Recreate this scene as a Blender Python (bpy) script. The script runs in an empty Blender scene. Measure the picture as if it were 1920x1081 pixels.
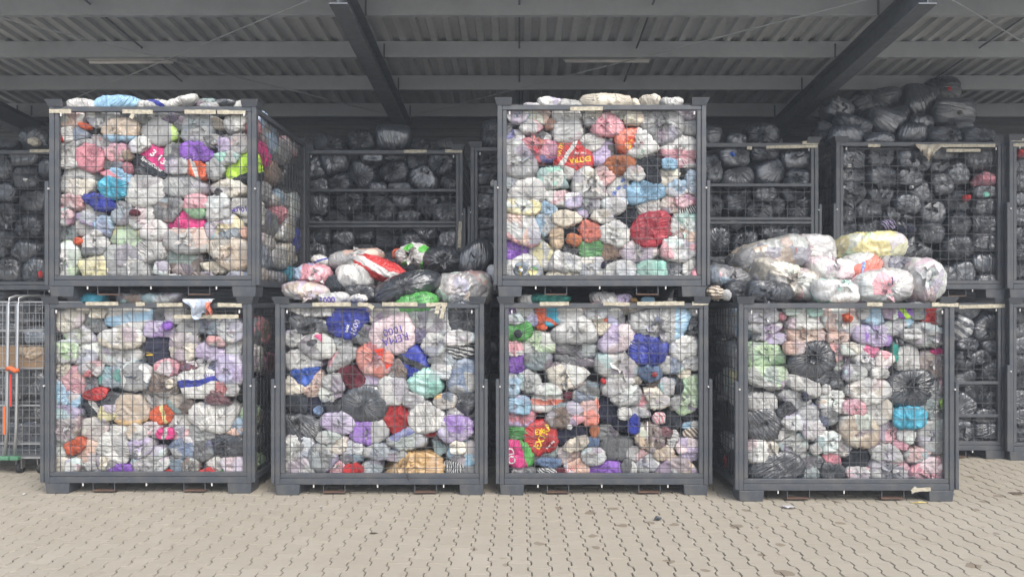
import bpy, bmesh, math, random
import numpy as np
from mathutils import Vector, Matrix
from mathutils.bvhtree import BVHTree

S = bpy.context.scene
COL = S.collection
R = math.radians

# ------------------------------------------------------------------ camera
F, CXP, CYP, CH = 1380.0, 974.0, 567.0, 1.805      # focal length in px, vanishing point, eye height
cam_d = bpy.data.cameras.new('camera')
cam = bpy.data.objects.new('camera', cam_d); COL.objects.link(cam)
cam_d.sensor_width = 36.0; cam_d.lens = 36.0 * F / 1920.0
cam_d.shift_x = -14.0 / 1920.0; cam_d.shift_y = 26.5 / 1920.0
cam_d.clip_end = 500.0; cam_d.clip_start = 0.05
cam.location = (0, 0, CH); cam.rotation_euler = (R(90), 0, 0)
S.camera = cam

# ------------------------------------------------------------------ light
SUN_EL, SUN_AZ = R(48), R(150)        # overcast, brightest part of the sky behind the camera
w = bpy.data.worlds.new('World'); S.world = w; w.use_nodes = True
nt = w.node_tree; nt.nodes.clear()
sky = nt.nodes.new('ShaderNodeTexSky'); sky.sky_type = 'NISHITA'; sky.sun_disc = False
sky.sun_elevation = SUN_EL; sky.sun_rotation = SUN_AZ; sky.air_density = 1.0; sky.dust_density = 3.0
hs = nt.nodes.new('ShaderNodeHueSaturation'); hs.inputs['Saturation'].default_value = 0.62
bg = nt.nodes.new('ShaderNodeBackground'); bg.inputs['Strength'].default_value = 0.15
wo = nt.nodes.new('ShaderNodeOutputWorld')
nt.links.new(sky.outputs[0], hs.inputs['Color']); nt.links.new(hs.outputs[0], bg.inputs['Color']); nt.links.new(bg.outputs[0], wo.inputs[0])
sl = bpy.data.lights.new('sun', 'SUN'); sl.energy = 0.95; sl.angle = R(30); sl.color = (1, 0.96, 0.90)
so = bpy.data.objects.new('sun', sl); COL.objects.link(so); so.location = (0, -10, 20)
sd = Vector((math.sin(SUN_AZ) * math.cos(SUN_EL), math.cos(SUN_AZ) * math.cos(SUN_EL), math.sin(SUN_EL)))
so.rotation_euler = sd.to_track_quat('Z', 'Y').to_euler()
S.view_settings.view_transform = 'Standard'; S.view_settings.look = 'None'
S.view_settings.gamma = 1.0; S.view_settings.use_curve_mapping = False
S.view_settings.exposure = 1.06
HAZE = 0.0048

# ------------------------------------------------------------------ helpers
def wx(px, Z): return (px - CXP) * Z / F
def wz(py, Z): return CH - (py - CYP) * Z / F

class MB:
    def __init__(s): s.v = []; s.f = []
    def box(s, x0, x1, y0, y1, z0, z1):
        b = len(s.v)
        s.v += [(x0,y0,z0),(x1,y0,z0),(x1,y1,z0),(x0,y1,z0),(x0,y0,z1),(x1,y0,z1),(x1,y1,z1),(x0,y1,z1)]
        s.f += [(b,b+3,b+2,b+1),(b+4,b+5,b+6,b+7),(b,b+1,b+5,b+4),(b+1,b+2,b+6,b+5),(b+2,b+3,b+7,b+6),(b+3,b,b+4,b+7)]
        return s
    def bar(s, p, q, r, n=6):
        return s.tube([p, q], r, n)
    def tube(s, pts, r, n=8):
        P = [Vector(p) for p in pts]; b = len(s.v)
        for i, p in enumerate(P):
            t = ((P[min(i+1, len(P)-1)] - P[max(i-1, 0)])).normalized()
            a = t.cross(Vector((0, 0, 1)) if abs(t.z) < .9 else Vector((1, 0, 0))).normalized(); c = t.cross(a)
            for k in range(n):
                an = 2 * math.pi * (k + .5) / n
                s.v.append(tuple(p + a * (r * math.cos(an)) + c * (r * math.sin(an))))
        for i in range(len(P) - 1):
            for k in range(n):
                a0 = b + i*n + k; a1 = b + i*n + (k+1) % n
                s.f.append((a0, a1, a1 + n, a0 + n))
        s.f.append(tuple(b + k for k in range(n))[::-1]); s.f.append(tuple(b + (len(P)-1)*n + k for k in range(n)))
        return s
    def hexa(s, low, high):
        b = len(s.v); s.v += list(low) + list(high)
        s.f += [(b,b+3,b+2,b+1),(b+4,b+5,b+6,b+7),(b,b+1,b+5,b+4),(b+1,b+2,b+6,b+5),(b+2,b+3,b+7,b+6),(b+3,b,b+4,b+7)]
        return s
    def mesh(s, name, mat, smooth=False, bevel=0.0):
        me = bpy.data.meshes.new(name); me.from_pydata(s.v, [], s.f); me.update()
        if bevel:
            bm = bmesh.new(); bm.from_mesh(me)
            bmesh.ops.bevel(bm, geom=bm.edges[:], offset=bevel, segments=1, affect='EDGES', clamp_overlap=True)
            bm.to_mesh(me); bm.free()
        if mat: me.materials.append(mat)
        if smooth: me.shade_smooth()
        return me

def link(name, me, parent=None, loc=(0,0,0), rot=None):
    o = bpy.data.objects.new(name, me); COL.objects.link(o)
    if parent: o.parent = parent
    o.location = loc
    if rot is not None: o.rotation_euler = rot
    return o
def tag(o, label=None, cat=None, group=None, kind=None):
    if label: o['label'] = label
    if cat: o['category'] = cat
    if group: o['group'] = group
    if kind: o['kind'] = kind
    return o

# ------------------------------------------------------------------ materials
class NT:
    def __init__(s, name):
        s.m = bpy.data.materials.new(name); s.m.use_nodes = True
        s.t = s.m.node_tree; s.b = s.t.nodes['Principled BSDF']
    def n(s, typ, **kw):
        x = s.t.nodes.new(typ)
        for k, v in kw.items(): setattr(x, k, v)
        return x
    def l(s, a, b): s.t.links.new(a, b)
    def math(s, op, a, b=None, c=None, clamp=False):
        x = s.n('ShaderNodeMath', operation=op); x.use_clamp = clamp
        for i, v in enumerate((a, b, c)):
            if v is None: continue
            if hasattr(v, 'is_output'): s.l(v, x.inputs[i])
            else: x.inputs[i].default_value = v
        return x.outputs[0]
    def vmath(s, op, a, b=None):
        x = s.n('ShaderNodeVectorMath', operation=op)
        for i, v in enumerate((a, b)):
            if v is None: continue
            if hasattr(v, 'is_output'): s.l(v, x.inputs[i])
            else: x.inputs[i].default_value = v
        return x
    def mix(s, fac, a, b, mode='MIX'):
        x = s.n('ShaderNodeMix', data_type='RGBA', blend_type=mode)
        for k, v in ((0, fac), (6, a), (7, b)):
            if hasattr(v, 'is_output'): s.l(v, x.inputs[k])
            else: x.inputs[k].default_value = v if k == 0 else (tuple(v) + (1,) if len(v) == 3 else v)
        return x.outputs[2]
    def noise(s, vec, scale, detail=3, rough=.5, dist=0, typ='FBM'):
        x = s.n('ShaderNodeTexNoise'); x.noise_type = typ
        if typ != 'FBM': x.normalize = True
        s.l(vec, x.inputs['Vector'])
        x.inputs['Scale'].default_value = scale; x.inputs['Detail'].default_value = detail
        x.inputs['Roughness'].default_value = rough; x.inputs['Distortion'].default_value = dist
        return x.outputs[0]
    def ramp(s, v, lo, hi, a=0., b=1.):
        x = s.n('ShaderNodeMapRange'); s.l(v, x.inputs[0])
        for i, k in enumerate((lo, hi, a, b)): x.inputs[i+1].default_value = k
        return x.outputs[0]
    def bump(s, h, dist, strength=1., prev=None):
        x = s.n('ShaderNodeBump'); x.inputs['Strength'].default_value = strength; x.inputs['Distance'].default_value = dist
        s.l(h, x.inputs['Height'])
        if prev: s.l(prev, x.inputs['Normal'])
        return x.outputs[0]

def paint(name, col, rough=.5, dirt=.25, dirtcol=(.22,.19,.15), metal=0., scale=6., rust=0.):
    t = NT(name); tc = t.n('ShaderNodeTexCoord').outputs['Object']
    oi = t.n('ShaderNodeObjectInfo').outputs['Random']
    v = t.vmath('ADD', tc, t.vmath('SCALE', (7, 3, 5)).outputs[0]).outputs[0]
    n1 = t.noise(v, scale, 5, .6); n2 = t.noise(v, scale*9, 4, .6)
    f = t.math('MULTIPLY', t.ramp(n1, .45, .8), dirt, clamp=True)
    c = t.mix(f, col, dirtcol)
    c = t.mix(t.ramp(n2, .3, .7, 0, .22), c, tuple(x * .7 for x in col))
    c = t.mix(t.math('MULTIPLY', oi, .15), c, tuple(min(1, x * 1.3) for x in col))
    if rust:
        n5 = t.noise(v, 22, 5, .7)
        c = t.mix(t.math('MULTIPLY', t.ramp(n5, .66, .72), rust, clamp=True), c, (.13, .075, .045))
        c = t.mix(t.math('MULTIPLY', t.ramp(n1, .30, .38, 1., 0.), .25, clamp=True), c, (.17, .18, .19))
    t.l(c, t.b.inputs['Base Color'])
    t.l(t.ramp(n2, .3, .7, rough - .08, rough + .12), t.b.inputs['Roughness'])
    t.b.inputs['Metallic'].default_value = metal
    t.l(t.bump(n2, .0006, .6), t.b.inputs['Normal'])
    return t.m

M_STEEL = paint('cage_paint', (.060, .068, .080), .48, .40, rust=.5)
M_WIRE = paint('cage_wire', (.060, .064, .070), .5, .5, (.10, .075, .055), scale=3)
M_RUST = paint('rusty_bar', (.10, .06, .045), .8, .6, (.2, .11, .06))
M_BEAM = paint('roof_steel', (.34, .37, .395), .55, .3, (.07, .07, .07), scale=1.5)
M_RAFT = paint('rafter_paint', (.105, .118, .135), .5, .3, (.07, .07, .07), scale=1.5)
M_ROOF = paint('roof_sheet', (.40, .42, .43), .6, .5, (.07, .07, .065), scale=1.2)
M_WALL = paint('wall_cladding', (.09, .097, .105), .6, .3, (.04, .04, .04), scale=1)
M_GALV = paint('galvanised', (.50, .51, .52), .38, .3, (.25, .24, .22), metal=.75)
M_GREENP = paint('green_plastic', (.08, .22, .13), .5, .3)
M_ORANGE = paint('orange_strap', (.75, .14, .03), .6, .2)
M_REDSTRAP = paint('red_strap', (.55, .04, .03), .6, .2)
M_WOOD = paint('crate_wood', (.30, .20, .12), .75, .5, (.15, .10, .06))
M_LAMP = paint('lamp_housing', (.72, .72, .70), .45, .4, (.2, .2, .19))
M_RUBBER = paint('rubber', (.03, .03, .03), .7, .4)
M_BOLT = paint('bolt_zinc', (.65, .64, .62), .35, .1)

def tape_mat():
    t = NT('masking_tape'); tc = t.n('ShaderNodeTexCoord').outputs['Object']
    n1 = t.noise(tc, 30, 4, .6)
    c = t.mix(t.ramp(n1, .35, .7), (.54, .50, .39), (.30, .265, .20))
    sc = t.vmath('MULTIPLY', tc, (1, 1, .35)).outputs[0]
    n2 = t.noise(sc, 95, 3, .6, 1.0)
    t.l(t.mix(t.ramp(n2, .60, .68, 0, .6), c, (.2, .17, .13)), t.b.inputs['Base Color'])
    t.b.inputs['Roughness'].default_value = .75
    t.l(t.bump(n1, .002), t.b.inputs['Normal']); return t.m
M_TAPE = tape_mat()

def paver_mat():
    t = NT('concrete_paver')
    g = t.n('ShaderNodeNewGeometry').outputs['Position']
    at = t.n('ShaderNodeAttribute'); at.attribute_name = 'shade'; at.attribute_type = 'GEOMETRY'
    oi = t.n('ShaderNodeObjectInfo').outputs['Random']
    rnd = t.math('FRACT', t.math('ADD', at.outputs['Fac'], oi))
    n1 = t.noise(g, 1.1, 5, .6); n2 = t.noise(g, 140, 3, .7); n3 = t.noise(g, 9, 5, .65)
    c = t.mix(rnd, (.338, .308, .252), (.378, .344, .284))
    c = t.mix(t.ramp(n1, .35, .7, 0, .75), c, (.315, .283, .225))
    c = t.mix(t.ramp(n3, .54, .75, 0, .45), c, (.30, .255, .185))
    c = t.mix(t.ramp(n2, .3, .75, 0, .35), c, (.30, .265, .21))
    # oil and rust drips: small irregular spots, mostly right of centre
    sv = t.vmath('MULTIPLY', g, (1, 1, 0)).outputs[0]
    dn = t.n('ShaderNodeTexNoise'); t.l(sv, dn.inputs['Vector']); dn.inputs['Scale'].default_value = 9
    sv2 = t.vmath('ADD', sv, t.vmath('SCALE', dn.outputs['Color']).outputs[0])
    sv2.inputs[1].default_value = (0, 0, 0)
    vs = t.vmath('SCALE', dn.outputs['Color']); vs.inputs['Scale'].default_value = .10
    t.l(vs.outputs[0], sv2.inputs[1])
    vo = t.n('ShaderNodeTexVoronoi'); t.l(sv2.outputs[0], vo.inputs['Vector']); vo.inputs['Scale'].default_value = 4.4
    cr = t.n('ShaderNodeSeparateColor'); t.l(vo.outputs['Color'], cr.inputs[0])
    size = t.ramp(cr.outputs[0], .35, 1, 0, .27)
    spot = t.math('LESS_THAN', vo.outputs['Distance'], size)
    sx = t.n('ShaderNodeSeparateXYZ'); t.l(g, sx.inputs[0])
    reg = t.ramp(sx.outputs[0], -.9, .3, .12, .70)
    c = t.mix(t.math('MULTIPLY', spot, reg), c, (.16, .125, .085))
    t.l(c, t.b.inputs['Base Color'])
    t.b.inputs['Roughness'].default_value = .85; t.b.inputs['Specular IOR Level'].default_value = .3
    t.l(t.bump(n2, .0015), t.b.inputs['Normal'])
    return t.m
M_PAVER = paver_mat()
M_SAND = paint('joint_sand', (.115, .103, .086), .95, .5, (.15, .13, .10))
M_GROUND = paint('far_paving', (.38, .34, .28), .9, .4, (.3, .26, .21))

def bag_mat(kind):
    t = NT({'F': 'clear_film', 'O': 'coloured_plastic', 'K': 'black_plastic', 'C': 'fabric', 'P': 'print_ink'}[kind])
    def oa(nm):
        a = t.n('ShaderNodeAttribute'); a.attribute_type = 'OBJECT'; a.attribute_name = nm; return a
    tc = t.n('ShaderNodeTexCoord').outputs['Object']
    if kind == 'P':
        t.l(oa('tint_a').outputs['Color'], t.b.inputs['Base Color']); t.b.inputs['Roughness'].default_value = .4
        return t.m
    rnd = t.n('ShaderNodeObjectInfo').outputs['Random']
    off = t.n('ShaderNodeCombineXYZ')
    t.l(t.math('MULTIPLY', rnd, 37.), off.inputs[0]); t.l(t.math('MULTIPLY', rnd, 91.), off.inputs[1]); t.l(t.math('MULTIPLY', rnd, 53.), off.inputs[2])
    v = t.vmath('ADD', tc, off.outputs[0]).outputs[0]
    A, B, C_ = (oa(x).outputs['Color'] for x in ('tint_a', 'tint_b', 'tint_c'))
    pat = oa('pattern').outputs['Fac']                    # 0 bundled clothes, 1 split, 2 band, 3 stripes
    dn = t.n('ShaderNodeTexNoise'); t.l(v, dn.inputs['Vector']); dn.inputs['Scale'].default_value = 6; dn.inputs['Detail'].default_value = 3
    ws = t.vmath('SCALE', dn.outputs['Color']); ws.inputs['Scale'].default_value = .16
    vw = t.vmath('ADD', v, ws.outputs[0]).outputs[0]
    vo = t.n('ShaderNodeTexVoronoi'); t.l(vw, vo.inputs['Vector']); vo.inputs['Scale'].default_value = 6.6
    sc = t.n('ShaderNodeSeparateColor'); t.l(vo.outputs['Color'], sc.inputs[0])
    f1 = t.math('MULTIPLY', t.math('GREATER_THAN', sc.outputs[0], .52), .85); f2 = t.math('MULTIPLY', t.math('GREATER_THAN', sc.outputs[0], .80), .9)
    cl = t.mix(f2, t.mix(f1, A, B), C_)
    if kind == 'F': cl = t.mix(t.ramp(sc.outputs[2], .45, 1., 0, .26), cl, t.mix(.35, vo.outputs['Color'], (.5, .5, .5)))
    cl = t.mix(1., cl, t.mix(sc.outputs[1], (.60,.60,.62), (1.18,1.18,1.16)), 'MULTIPLY')
    # printed split / band / stripes along a direction of the bag
    d = t.vmath('DOT_PRODUCT', tc, oa('axis').outputs['Vector']).outputs['Value']
    d = t.math('ADD', d, t.math('MULTIPLY', t.math('SUBTRACT', dn.outputs[0], .5), .08))
    o1 = oa('offset').outputs['Fac']; wd = oa('width').outputs['Fac']
    m1 = t.math('GREATER_THAN', d, o1)
    m2 = t.math('LESS_THAN', t.math('ABSOLUTE', t.math('SUBTRACT', d, o1)), wd)
    m3 = t.math('GREATER_THAN', t.math('SINE', t.math('MULTIPLY', d, t.math('DIVIDE', 6.2832, t.math('MAXIMUM', wd, .001)))), .1)
    is1 = t.math('COMPARE', pat, 1., .1); is2 = t.math('COMPARE', pat, 2., .1); is3 = t.math('COMPARE', pat, 3., .1)
    m = t.math('ADD', t.math('MULTIPLY', m1, is1), t.math('ADD', t.math('MULTIPLY', m2, is2), t.math('MULTIPLY', m3, is3)))
    pr = t.mix(m, A, B)
    c = t.mix(t.math('LESS_THAN', pat, .5), pr, cl)
    # film wrinkles
    st = t.n('ShaderNodeMapping'); t.l(v, st.inputs['Vector']); st.inputs['Scale'].default_value = (1, 1, .45)
    rr = t.n('ShaderNodeCombineXYZ'); t.l(t.math('MULTIPLY', rnd, 20.), rr.inputs[0]); t.l(t.math('MULTIPLY', rnd, 47.), rr.inputs[1]); t.l(rr.outputs[0], st.inputs['Rotation'])
    vs = st.outputs[0]
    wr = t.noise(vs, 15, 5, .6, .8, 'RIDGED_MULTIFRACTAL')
    wf = t.noise(vs, 48, 3, .55, .6)
    # pleats that radiate from the tied end of the bag
    tie = oa('tie').outputs['Vector']
    pn = t.vmath('NORMALIZE', tc).outputs[0]
    dk = t.vmath('DOT_PRODUCT', pn, tie).outputs['Value']
    al = t.vmath('SCALE', tie); t.l(dk, al.inputs['Scale'])
    perp = t.vmath('NORMALIZE', t.vmath('SUBTRACT', pn, al.outputs[0]).outputs[0]).outputs[0]
    th = t.math('ARCCOSINE', t.math('MAXIMUM', t.math('MINIMUM', dk, .999), -.999))
    pv_ = t.vmath('SCALE', perp); pv_.inputs['Scale'].default_value = 5.2
    ta = t.vmath('SCALE', tie); t.l(t.math('MULTIPLY', th, .85), ta.inputs['Scale'])
    sv_ = t.vmath('ADD', t.vmath('ADD', pv_.outputs[0], ta.outputs[0]).outputs[0], off.outputs[0]).outputs[0]
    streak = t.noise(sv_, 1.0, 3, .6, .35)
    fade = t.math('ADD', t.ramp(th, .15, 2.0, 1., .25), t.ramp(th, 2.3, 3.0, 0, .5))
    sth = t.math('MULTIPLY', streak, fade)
    b = t.b
    if kind == 'F':
        # where the film stands off the clothes it looks milky, where it is pressed on them they show; whitish highlights are painted along the pleat ridges
        gap = t.noise(v, 7, 3, .55, .5)
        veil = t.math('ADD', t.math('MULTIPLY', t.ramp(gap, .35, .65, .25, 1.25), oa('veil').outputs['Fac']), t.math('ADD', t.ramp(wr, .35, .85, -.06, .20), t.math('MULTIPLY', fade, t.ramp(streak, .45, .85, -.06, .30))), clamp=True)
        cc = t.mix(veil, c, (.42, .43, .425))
        t.l(cc, b.inputs['Base Color'])
        fold = t.noise(vw, 9, 4, .55, .5)
        t.l(t.bump(fold, .05, .5, t.bump(sth, .05, .6, t.bump(wr, .012, .5))), b.inputs['Normal'])
        b.inputs['Roughness'].default_value = .5
        b.inputs['Coat Weight'].default_value = 1.; b.inputs['Coat Roughness'].default_value = .14; b.inputs['Coat IOR'].default_value = 1.5
        t.l(t.bump(wf, .005, .6, t.bump(sth, .075, .9, t.bump(wr, .026, .7))), b.inputs['Coat Normal'])
    elif kind == 'O':
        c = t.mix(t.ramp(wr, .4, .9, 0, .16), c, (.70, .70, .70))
        t.l(c, b.inputs['Base Color']); b.inputs['Roughness'].default_value = .30
        t.l(t.bump(wf, .005, .7, t.bump(sth, .07, .9, t.bump(wr, .026, .8))), b.inputs['Normal'])
    elif kind == 'K':
        wk = t.noise(vs, 24, 3, .5, .5, 'RIDGED_MULTIFRACTAL')
        c = t.mix(t.ramp(wf, .3, .7, 0, .35), c, (.036, .046, .062))
        t.l(c, b.inputs['Base Color']); b.inputs['Roughness'].default_value = .33
        b.inputs['Coat Weight'].default_value = 1.; b.inputs['Coat IOR'].default_value = 1.65; b.inputs['Coat Roughness'].default_value = .16; t.l(t.bump(sth, .055, .8, t.bump(wk, .005, .4)), b.inputs['Coat Normal'])
        b.inputs['Specular IOR Level'].default_value = .8
        t.l(t.bump(wf, .005, .6, t.bump(sth, .075, .9, t.bump(wk, .013, .6))), b.inputs['Normal'])
    else:
        fo = t.noise(vs, 9, 3, .5, 1.2)
        n4 = t.noise(v, 260, 2, .5)
        t.l(t.mix(t.ramp(n4, .3, .7, 0, .25), c, t.mix(.6, c, (.0, .0, .0))), b.inputs['Base Color'])
        b.inputs['Roughness'].default_value = .9; b.inputs['Specular IOR Level'].default_value = .2
        b.inputs['Sheen Weight'].default_value = .15
        t.l(t.bump(n4, .0015, .5, t.bump(fo, .07, .8, t.bump(wr, .02, .5))), b.inputs['Normal'])
    return t.m
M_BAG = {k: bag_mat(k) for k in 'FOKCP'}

# ------------------------------------------------------------------ ground
m = MB(); m.v = [(-60,-40,-.03),(60,-40,-.03),(60,60,-.03),(-60,60,-.03)]; m.f = [(0,1,2,3)]
tag(link('ground', m.mesh('ground', M_GROUND)), kind='structure')
PX0, PX1, PY0, PY1 = -8.5, 8.5, 2.4, 11.0
m = MB(); m.v = [(PX0,PY0,-.012),(PX1,PY0,-.012),(PX1,PY1,-.012),(PX0,PY1,-.012)]; m.f = [(0,1,2,3)]
pavement = tag(link('pavement', m.mesh('pavement', M_SAND)), kind='structure')
PITCH, PLEN, AMP = .139, .2, .0125
hw, hn = PITCH/2 + AMP - .0032, PITCH/2 - AMP - .0032
hl = PLEN/2 - .0012
outl = [(-hw,-hl),(hw,-hl),(hw,-.066),(hn,-.036),(hn,.036),(hw,.066),(hw,hl),(-hw,hl),(-hw,.066),(-hn,.036),(-hn,-.036),(-hw,-.066)]
ins = .004
top = [(x - math.copysign(ins, x), y - (math.copysign(.0022, y) if abs(abs(y) - hl) < 1e-6 else 0)) for x, y in outl]
pv = np.array([(x, y, 0.) for x, y in top] + [(x, y, -.008) for x, y in outl])
ptri = [(0,1,2),(0,2,11),(11,2,3),(11,3,10),(10,3,4),(10,4,9),(9,4,5),(9,5,8),(8,5,6),(8,6,7)]
pf = [tuple(t) for t in ptri] + [(k+12, (k+1) % 12 + 12, (k+1) % 12, k) for k in range(12)]
pme = bpy.data.meshes.new('paver'); pme.from_pydata(pv.tolist(), [], pf); pme.materials.append(M_PAVER); pme.update()
rng = np.random.default_rng(5)
spots = []
nc = int((PX1 - PX0) / PITCH)
XJ0 = 0.0 - PITCH/2                                  # a joint runs straight away from the lens
for i in range(-nc//2, nc//2 + 1):
    cx = XJ0 + (i + .5) * PITCH
    for k in range(int((PY1 - PY0) / PLEN) + 1):
        cy = PY0 + (k + (.5 if i % 2 else 0.)) * PLEN
        if PX0 + .1 < cx < PX1 - .1: spots.append((cx, cy))
spots = np.array(spots)
vis = np.array([(abs((x * F / y) + CXP - 960) < 985 and y > 4.72) for x, y in spots])
order = np.argsort(np.where(vis, spots[:, 1] + .05*np.abs(spots[:, 0]), 99))
near = set(order[:300].tolist())
V, FC, SH = [], [], []
for n, (x, y) in enumerate(spots):
    z = rng.normal(0, .0011); ti = rng.normal(0, .004, 2); a = rng.normal(0, .004)
    if n in near:
        o = link('paver', pme, pavement, (x, y, z), (ti[0], ti[1], a + (math.pi if rng.random() < .5 else 0)))
    else:
        q = pv.copy(); q[:, 2] += z + pv[:, 0]*ti[0] + pv[:, 1]*ti[1]; q[:, 0] += x - a*pv[:, 1]; q[:, 1] += y + a*pv[:, 0]
        FC += [tuple(i + len(V)*24 for i in f) for f in pf]; V.append(q); SH.append(np.full(24, rng.random()))
pm2 = bpy.data.meshes.new('paver_field'); pm2.from_pydata(np.concatenate(V).tolist(), [], FC); pm2.materials.append(M_PAVER)
pm2.attributes.new('shade', 'FLOAT', 'POINT').data.foreach_set('value', np.concatenate(SH).astype(np.float32)); pm2.update()
tag(link('paver_field', pm2, pavement), kind='stuff')

# ------------------------------------------------------------------ canopy
def zp(Y): return 4.75 - .086 * (Y - 7.16)            # underside of the purlins
canopy = bpy.data.objects.new('canopy', None); COL.objects.link(canopy)
canopy.location = (1.04, 10.9, 0)
tag(canopy, 'dark steel canopy with ribbed metal roof over all the stacked cages', 'canopy')
def part(name, mb, mat, parent, smooth=False, bevel=0, label=None):
    """links geometry given in world coordinates as a part whose origin is its parent's"""
    me = mb.mesh(name, mat, smooth, bevel)
    o = link(name, me, parent)
    p = parent; off = Vector((0, 0, 0))
    while p is not None: off += Vector(p.location); p = p.parent
    me.transform(Matrix.Translation(-off))
    if label: o['label'] = label
    return o
XA, XB, YA, YB = -9.2, 9.6, 6.72, 11.0
m = MB(); pitch = .178; x = XA; prof = []
while x < XB:
    prof += [(x, 0), (x + .062, 0), (x + .082, .045), (x + .158, .045)]; x += pitch
for x, h in prof:
    for Y in (YA, YB): m.v.append((x, Y, zp(Y) + .182 + h))
for i in range(len(prof) - 1): m.f.append((2*i, 2*i+2, 2*i+3, 2*i+1))
part('roof_sheet', m, M_ROOF, canopy)
for Y in (6.80, 7.47, 8.49, 9.49, 10.5):
    z = zp(Y); m = MB()
    m.box(XA, XB, Y, Y + .006, z, z + .18)              # web of the channel purlin
    m.box(XA, XB, Y + .0065, Y + .065, z, z + .006); m.box(XA, XB, Y + .0065, Y + .065, z + .174, z + .18)
    part('purlin', m, M_BEAM, canopy)
for X in (-7.06, -1.66, 3.74, 9.14):
    m = MB(); ya, yb = 6.74, 10.85
    def sec(x0, x1, d0, d1):
        m.hexa([(x0,ya,zp(ya)-d1),(x1,ya,zp(ya)-d1),(x1,yb,zp(yb)-d1),(x0,yb,zp(yb)-d1)], [(x0,ya,zp(ya)-d0),(x1,ya,zp(ya)-d0),(x1,yb,zp(yb)-d0),(x0,yb,zp(yb)-d0)])
    sec(X-.085, X+.085, .002, .014); sec(X-.006, X+.006, .015, .235); sec(X-.085, X+.085, .236, .25)
    part('rafter', m, M_RAFT, canopy)
    m = MB(); m.box(X-.085, X+.085, 10.70, 10.712, 0, zp(10.7)-.26); m.box(X-.085, X+.085, 10.85, 10.862, 0, zp(10.85)-.26); m.box(X-.005, X+.005, 10.713, 10.849, 0, zp(10.85)-.26)
    part('column', m, M_BEAM, canopy)
    for Y in (6.80, 7.47, 8.49, 9.49, 10.5):
        for xa_ in (X-.11, X+.092):
            m = MB(); m.box(xa_, xa_+.018, Y - .012, Y - .001, zp(Y) - .01, zp(Y) + .15); part('cleat', m, M_RAFT, canopy)
for X in (-8.3, -4.35, .0, 1.35, 5.3, 7.2):             # ties running between the purlins
    m = MB()
    for Ya, Yb in ((6.87, 7.46), (7.54, 8.48), (8.54, 9.48), (9.54, 10.49)):
        m.bar((X, Ya, zp(Ya) + .10), (X, Yb, zp(Yb) + .10), .011, 5)
    part('sag_rod', m, M_RAFT, canopy)
for (xa, ya, xb, yb) in ((-5.9, 6.9, -1.75, 10.4), (-1.75, 6.9, -6.9, 10.4), (-1.55, 10.4, 3.6, 6.9), (3.9, 6.9, 8.9, 10.4)):
    m = MB(); m.bar((xa, ya, zp(ya) - .04), (xb, yb, zp(yb) - .04), .007, 5); part('bracing_rod', m, M_BEAM, canopy)
m = MB(); z = 0.; prof = []
while z < 4.58: prof += [(z, 0), (z + .045, 0), (z + .06, .022), (z + .105, .022)]; z += .12
for z, h in prof:
    for X in (XA, XB): m.v.append((X, 10.9 - h, z))
for i in range(len(prof) - 1): m.f.append((2*i, 2*i+1, 2*i+3, 2*i+2))
part('rear_wall', m, M_WALL, canopy)

for px0, px1, py, Y, lab in ((165, 327, 112, 8.75, 'unlit strip light under the roof above the left stack of cages'),
                             (1056, 1220, 110, 8.75, 'unlit strip light under the roof above the right stack of cages')):
    xa, xb = wx(px0, Y), wx(px1, Y); zc = wz(py, Y)
    root = bpy.data.objects.new('strip_light', None); COL.objects.link(root); root.location = ((xa+xb)/2, Y, zc)
    tag(root, lab, 'strip light', 'strip lights under the canopy')
    m = MB(); m.box(xa, xb, Y-.06, Y+.06, zc - .01, zc + .035); part('housing', m, M_LAMP, root, bevel=.004)
    m = MB(); m.tube([(xa+.02, Y, zc-.03), (xb-.02, Y, zc-.03)], .019, 8); part('tube', m, M_LAMP, root, True)
    for s in (xa+.25, xb-.25):
        m = MB(); m.box(s-.01, s+.01, Y-.004, Y+.004, zc + .036, zp(Y) + .17); part('hanger', m, M_RAFT, root)

# ------------------------------------------------------------------ thin volume added to lift the darks like a lens veil
hm = bpy.data.materials.new('haze'); hm.use_nodes = True
hn_ = hm.node_tree; hn_.nodes.remove(hn_.nodes['Principled BSDF'])
pvn = hn_.nodes.new('ShaderNodeVolumePrincipled'); pvn.inputs['Color'].default_value = (.86, .92, 1., 1); pvn.inputs['Density'].default_value = HAZE
hn_.links.new(pvn.outputs[0], hn_.nodes['Material Output'].inputs['Volume'])
m = MB(); m.box(-62, 62, -42, 62, -1.03, 6.2)
tag(link('haze', m.mesh('haze', hm)), kind='stuff')

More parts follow.
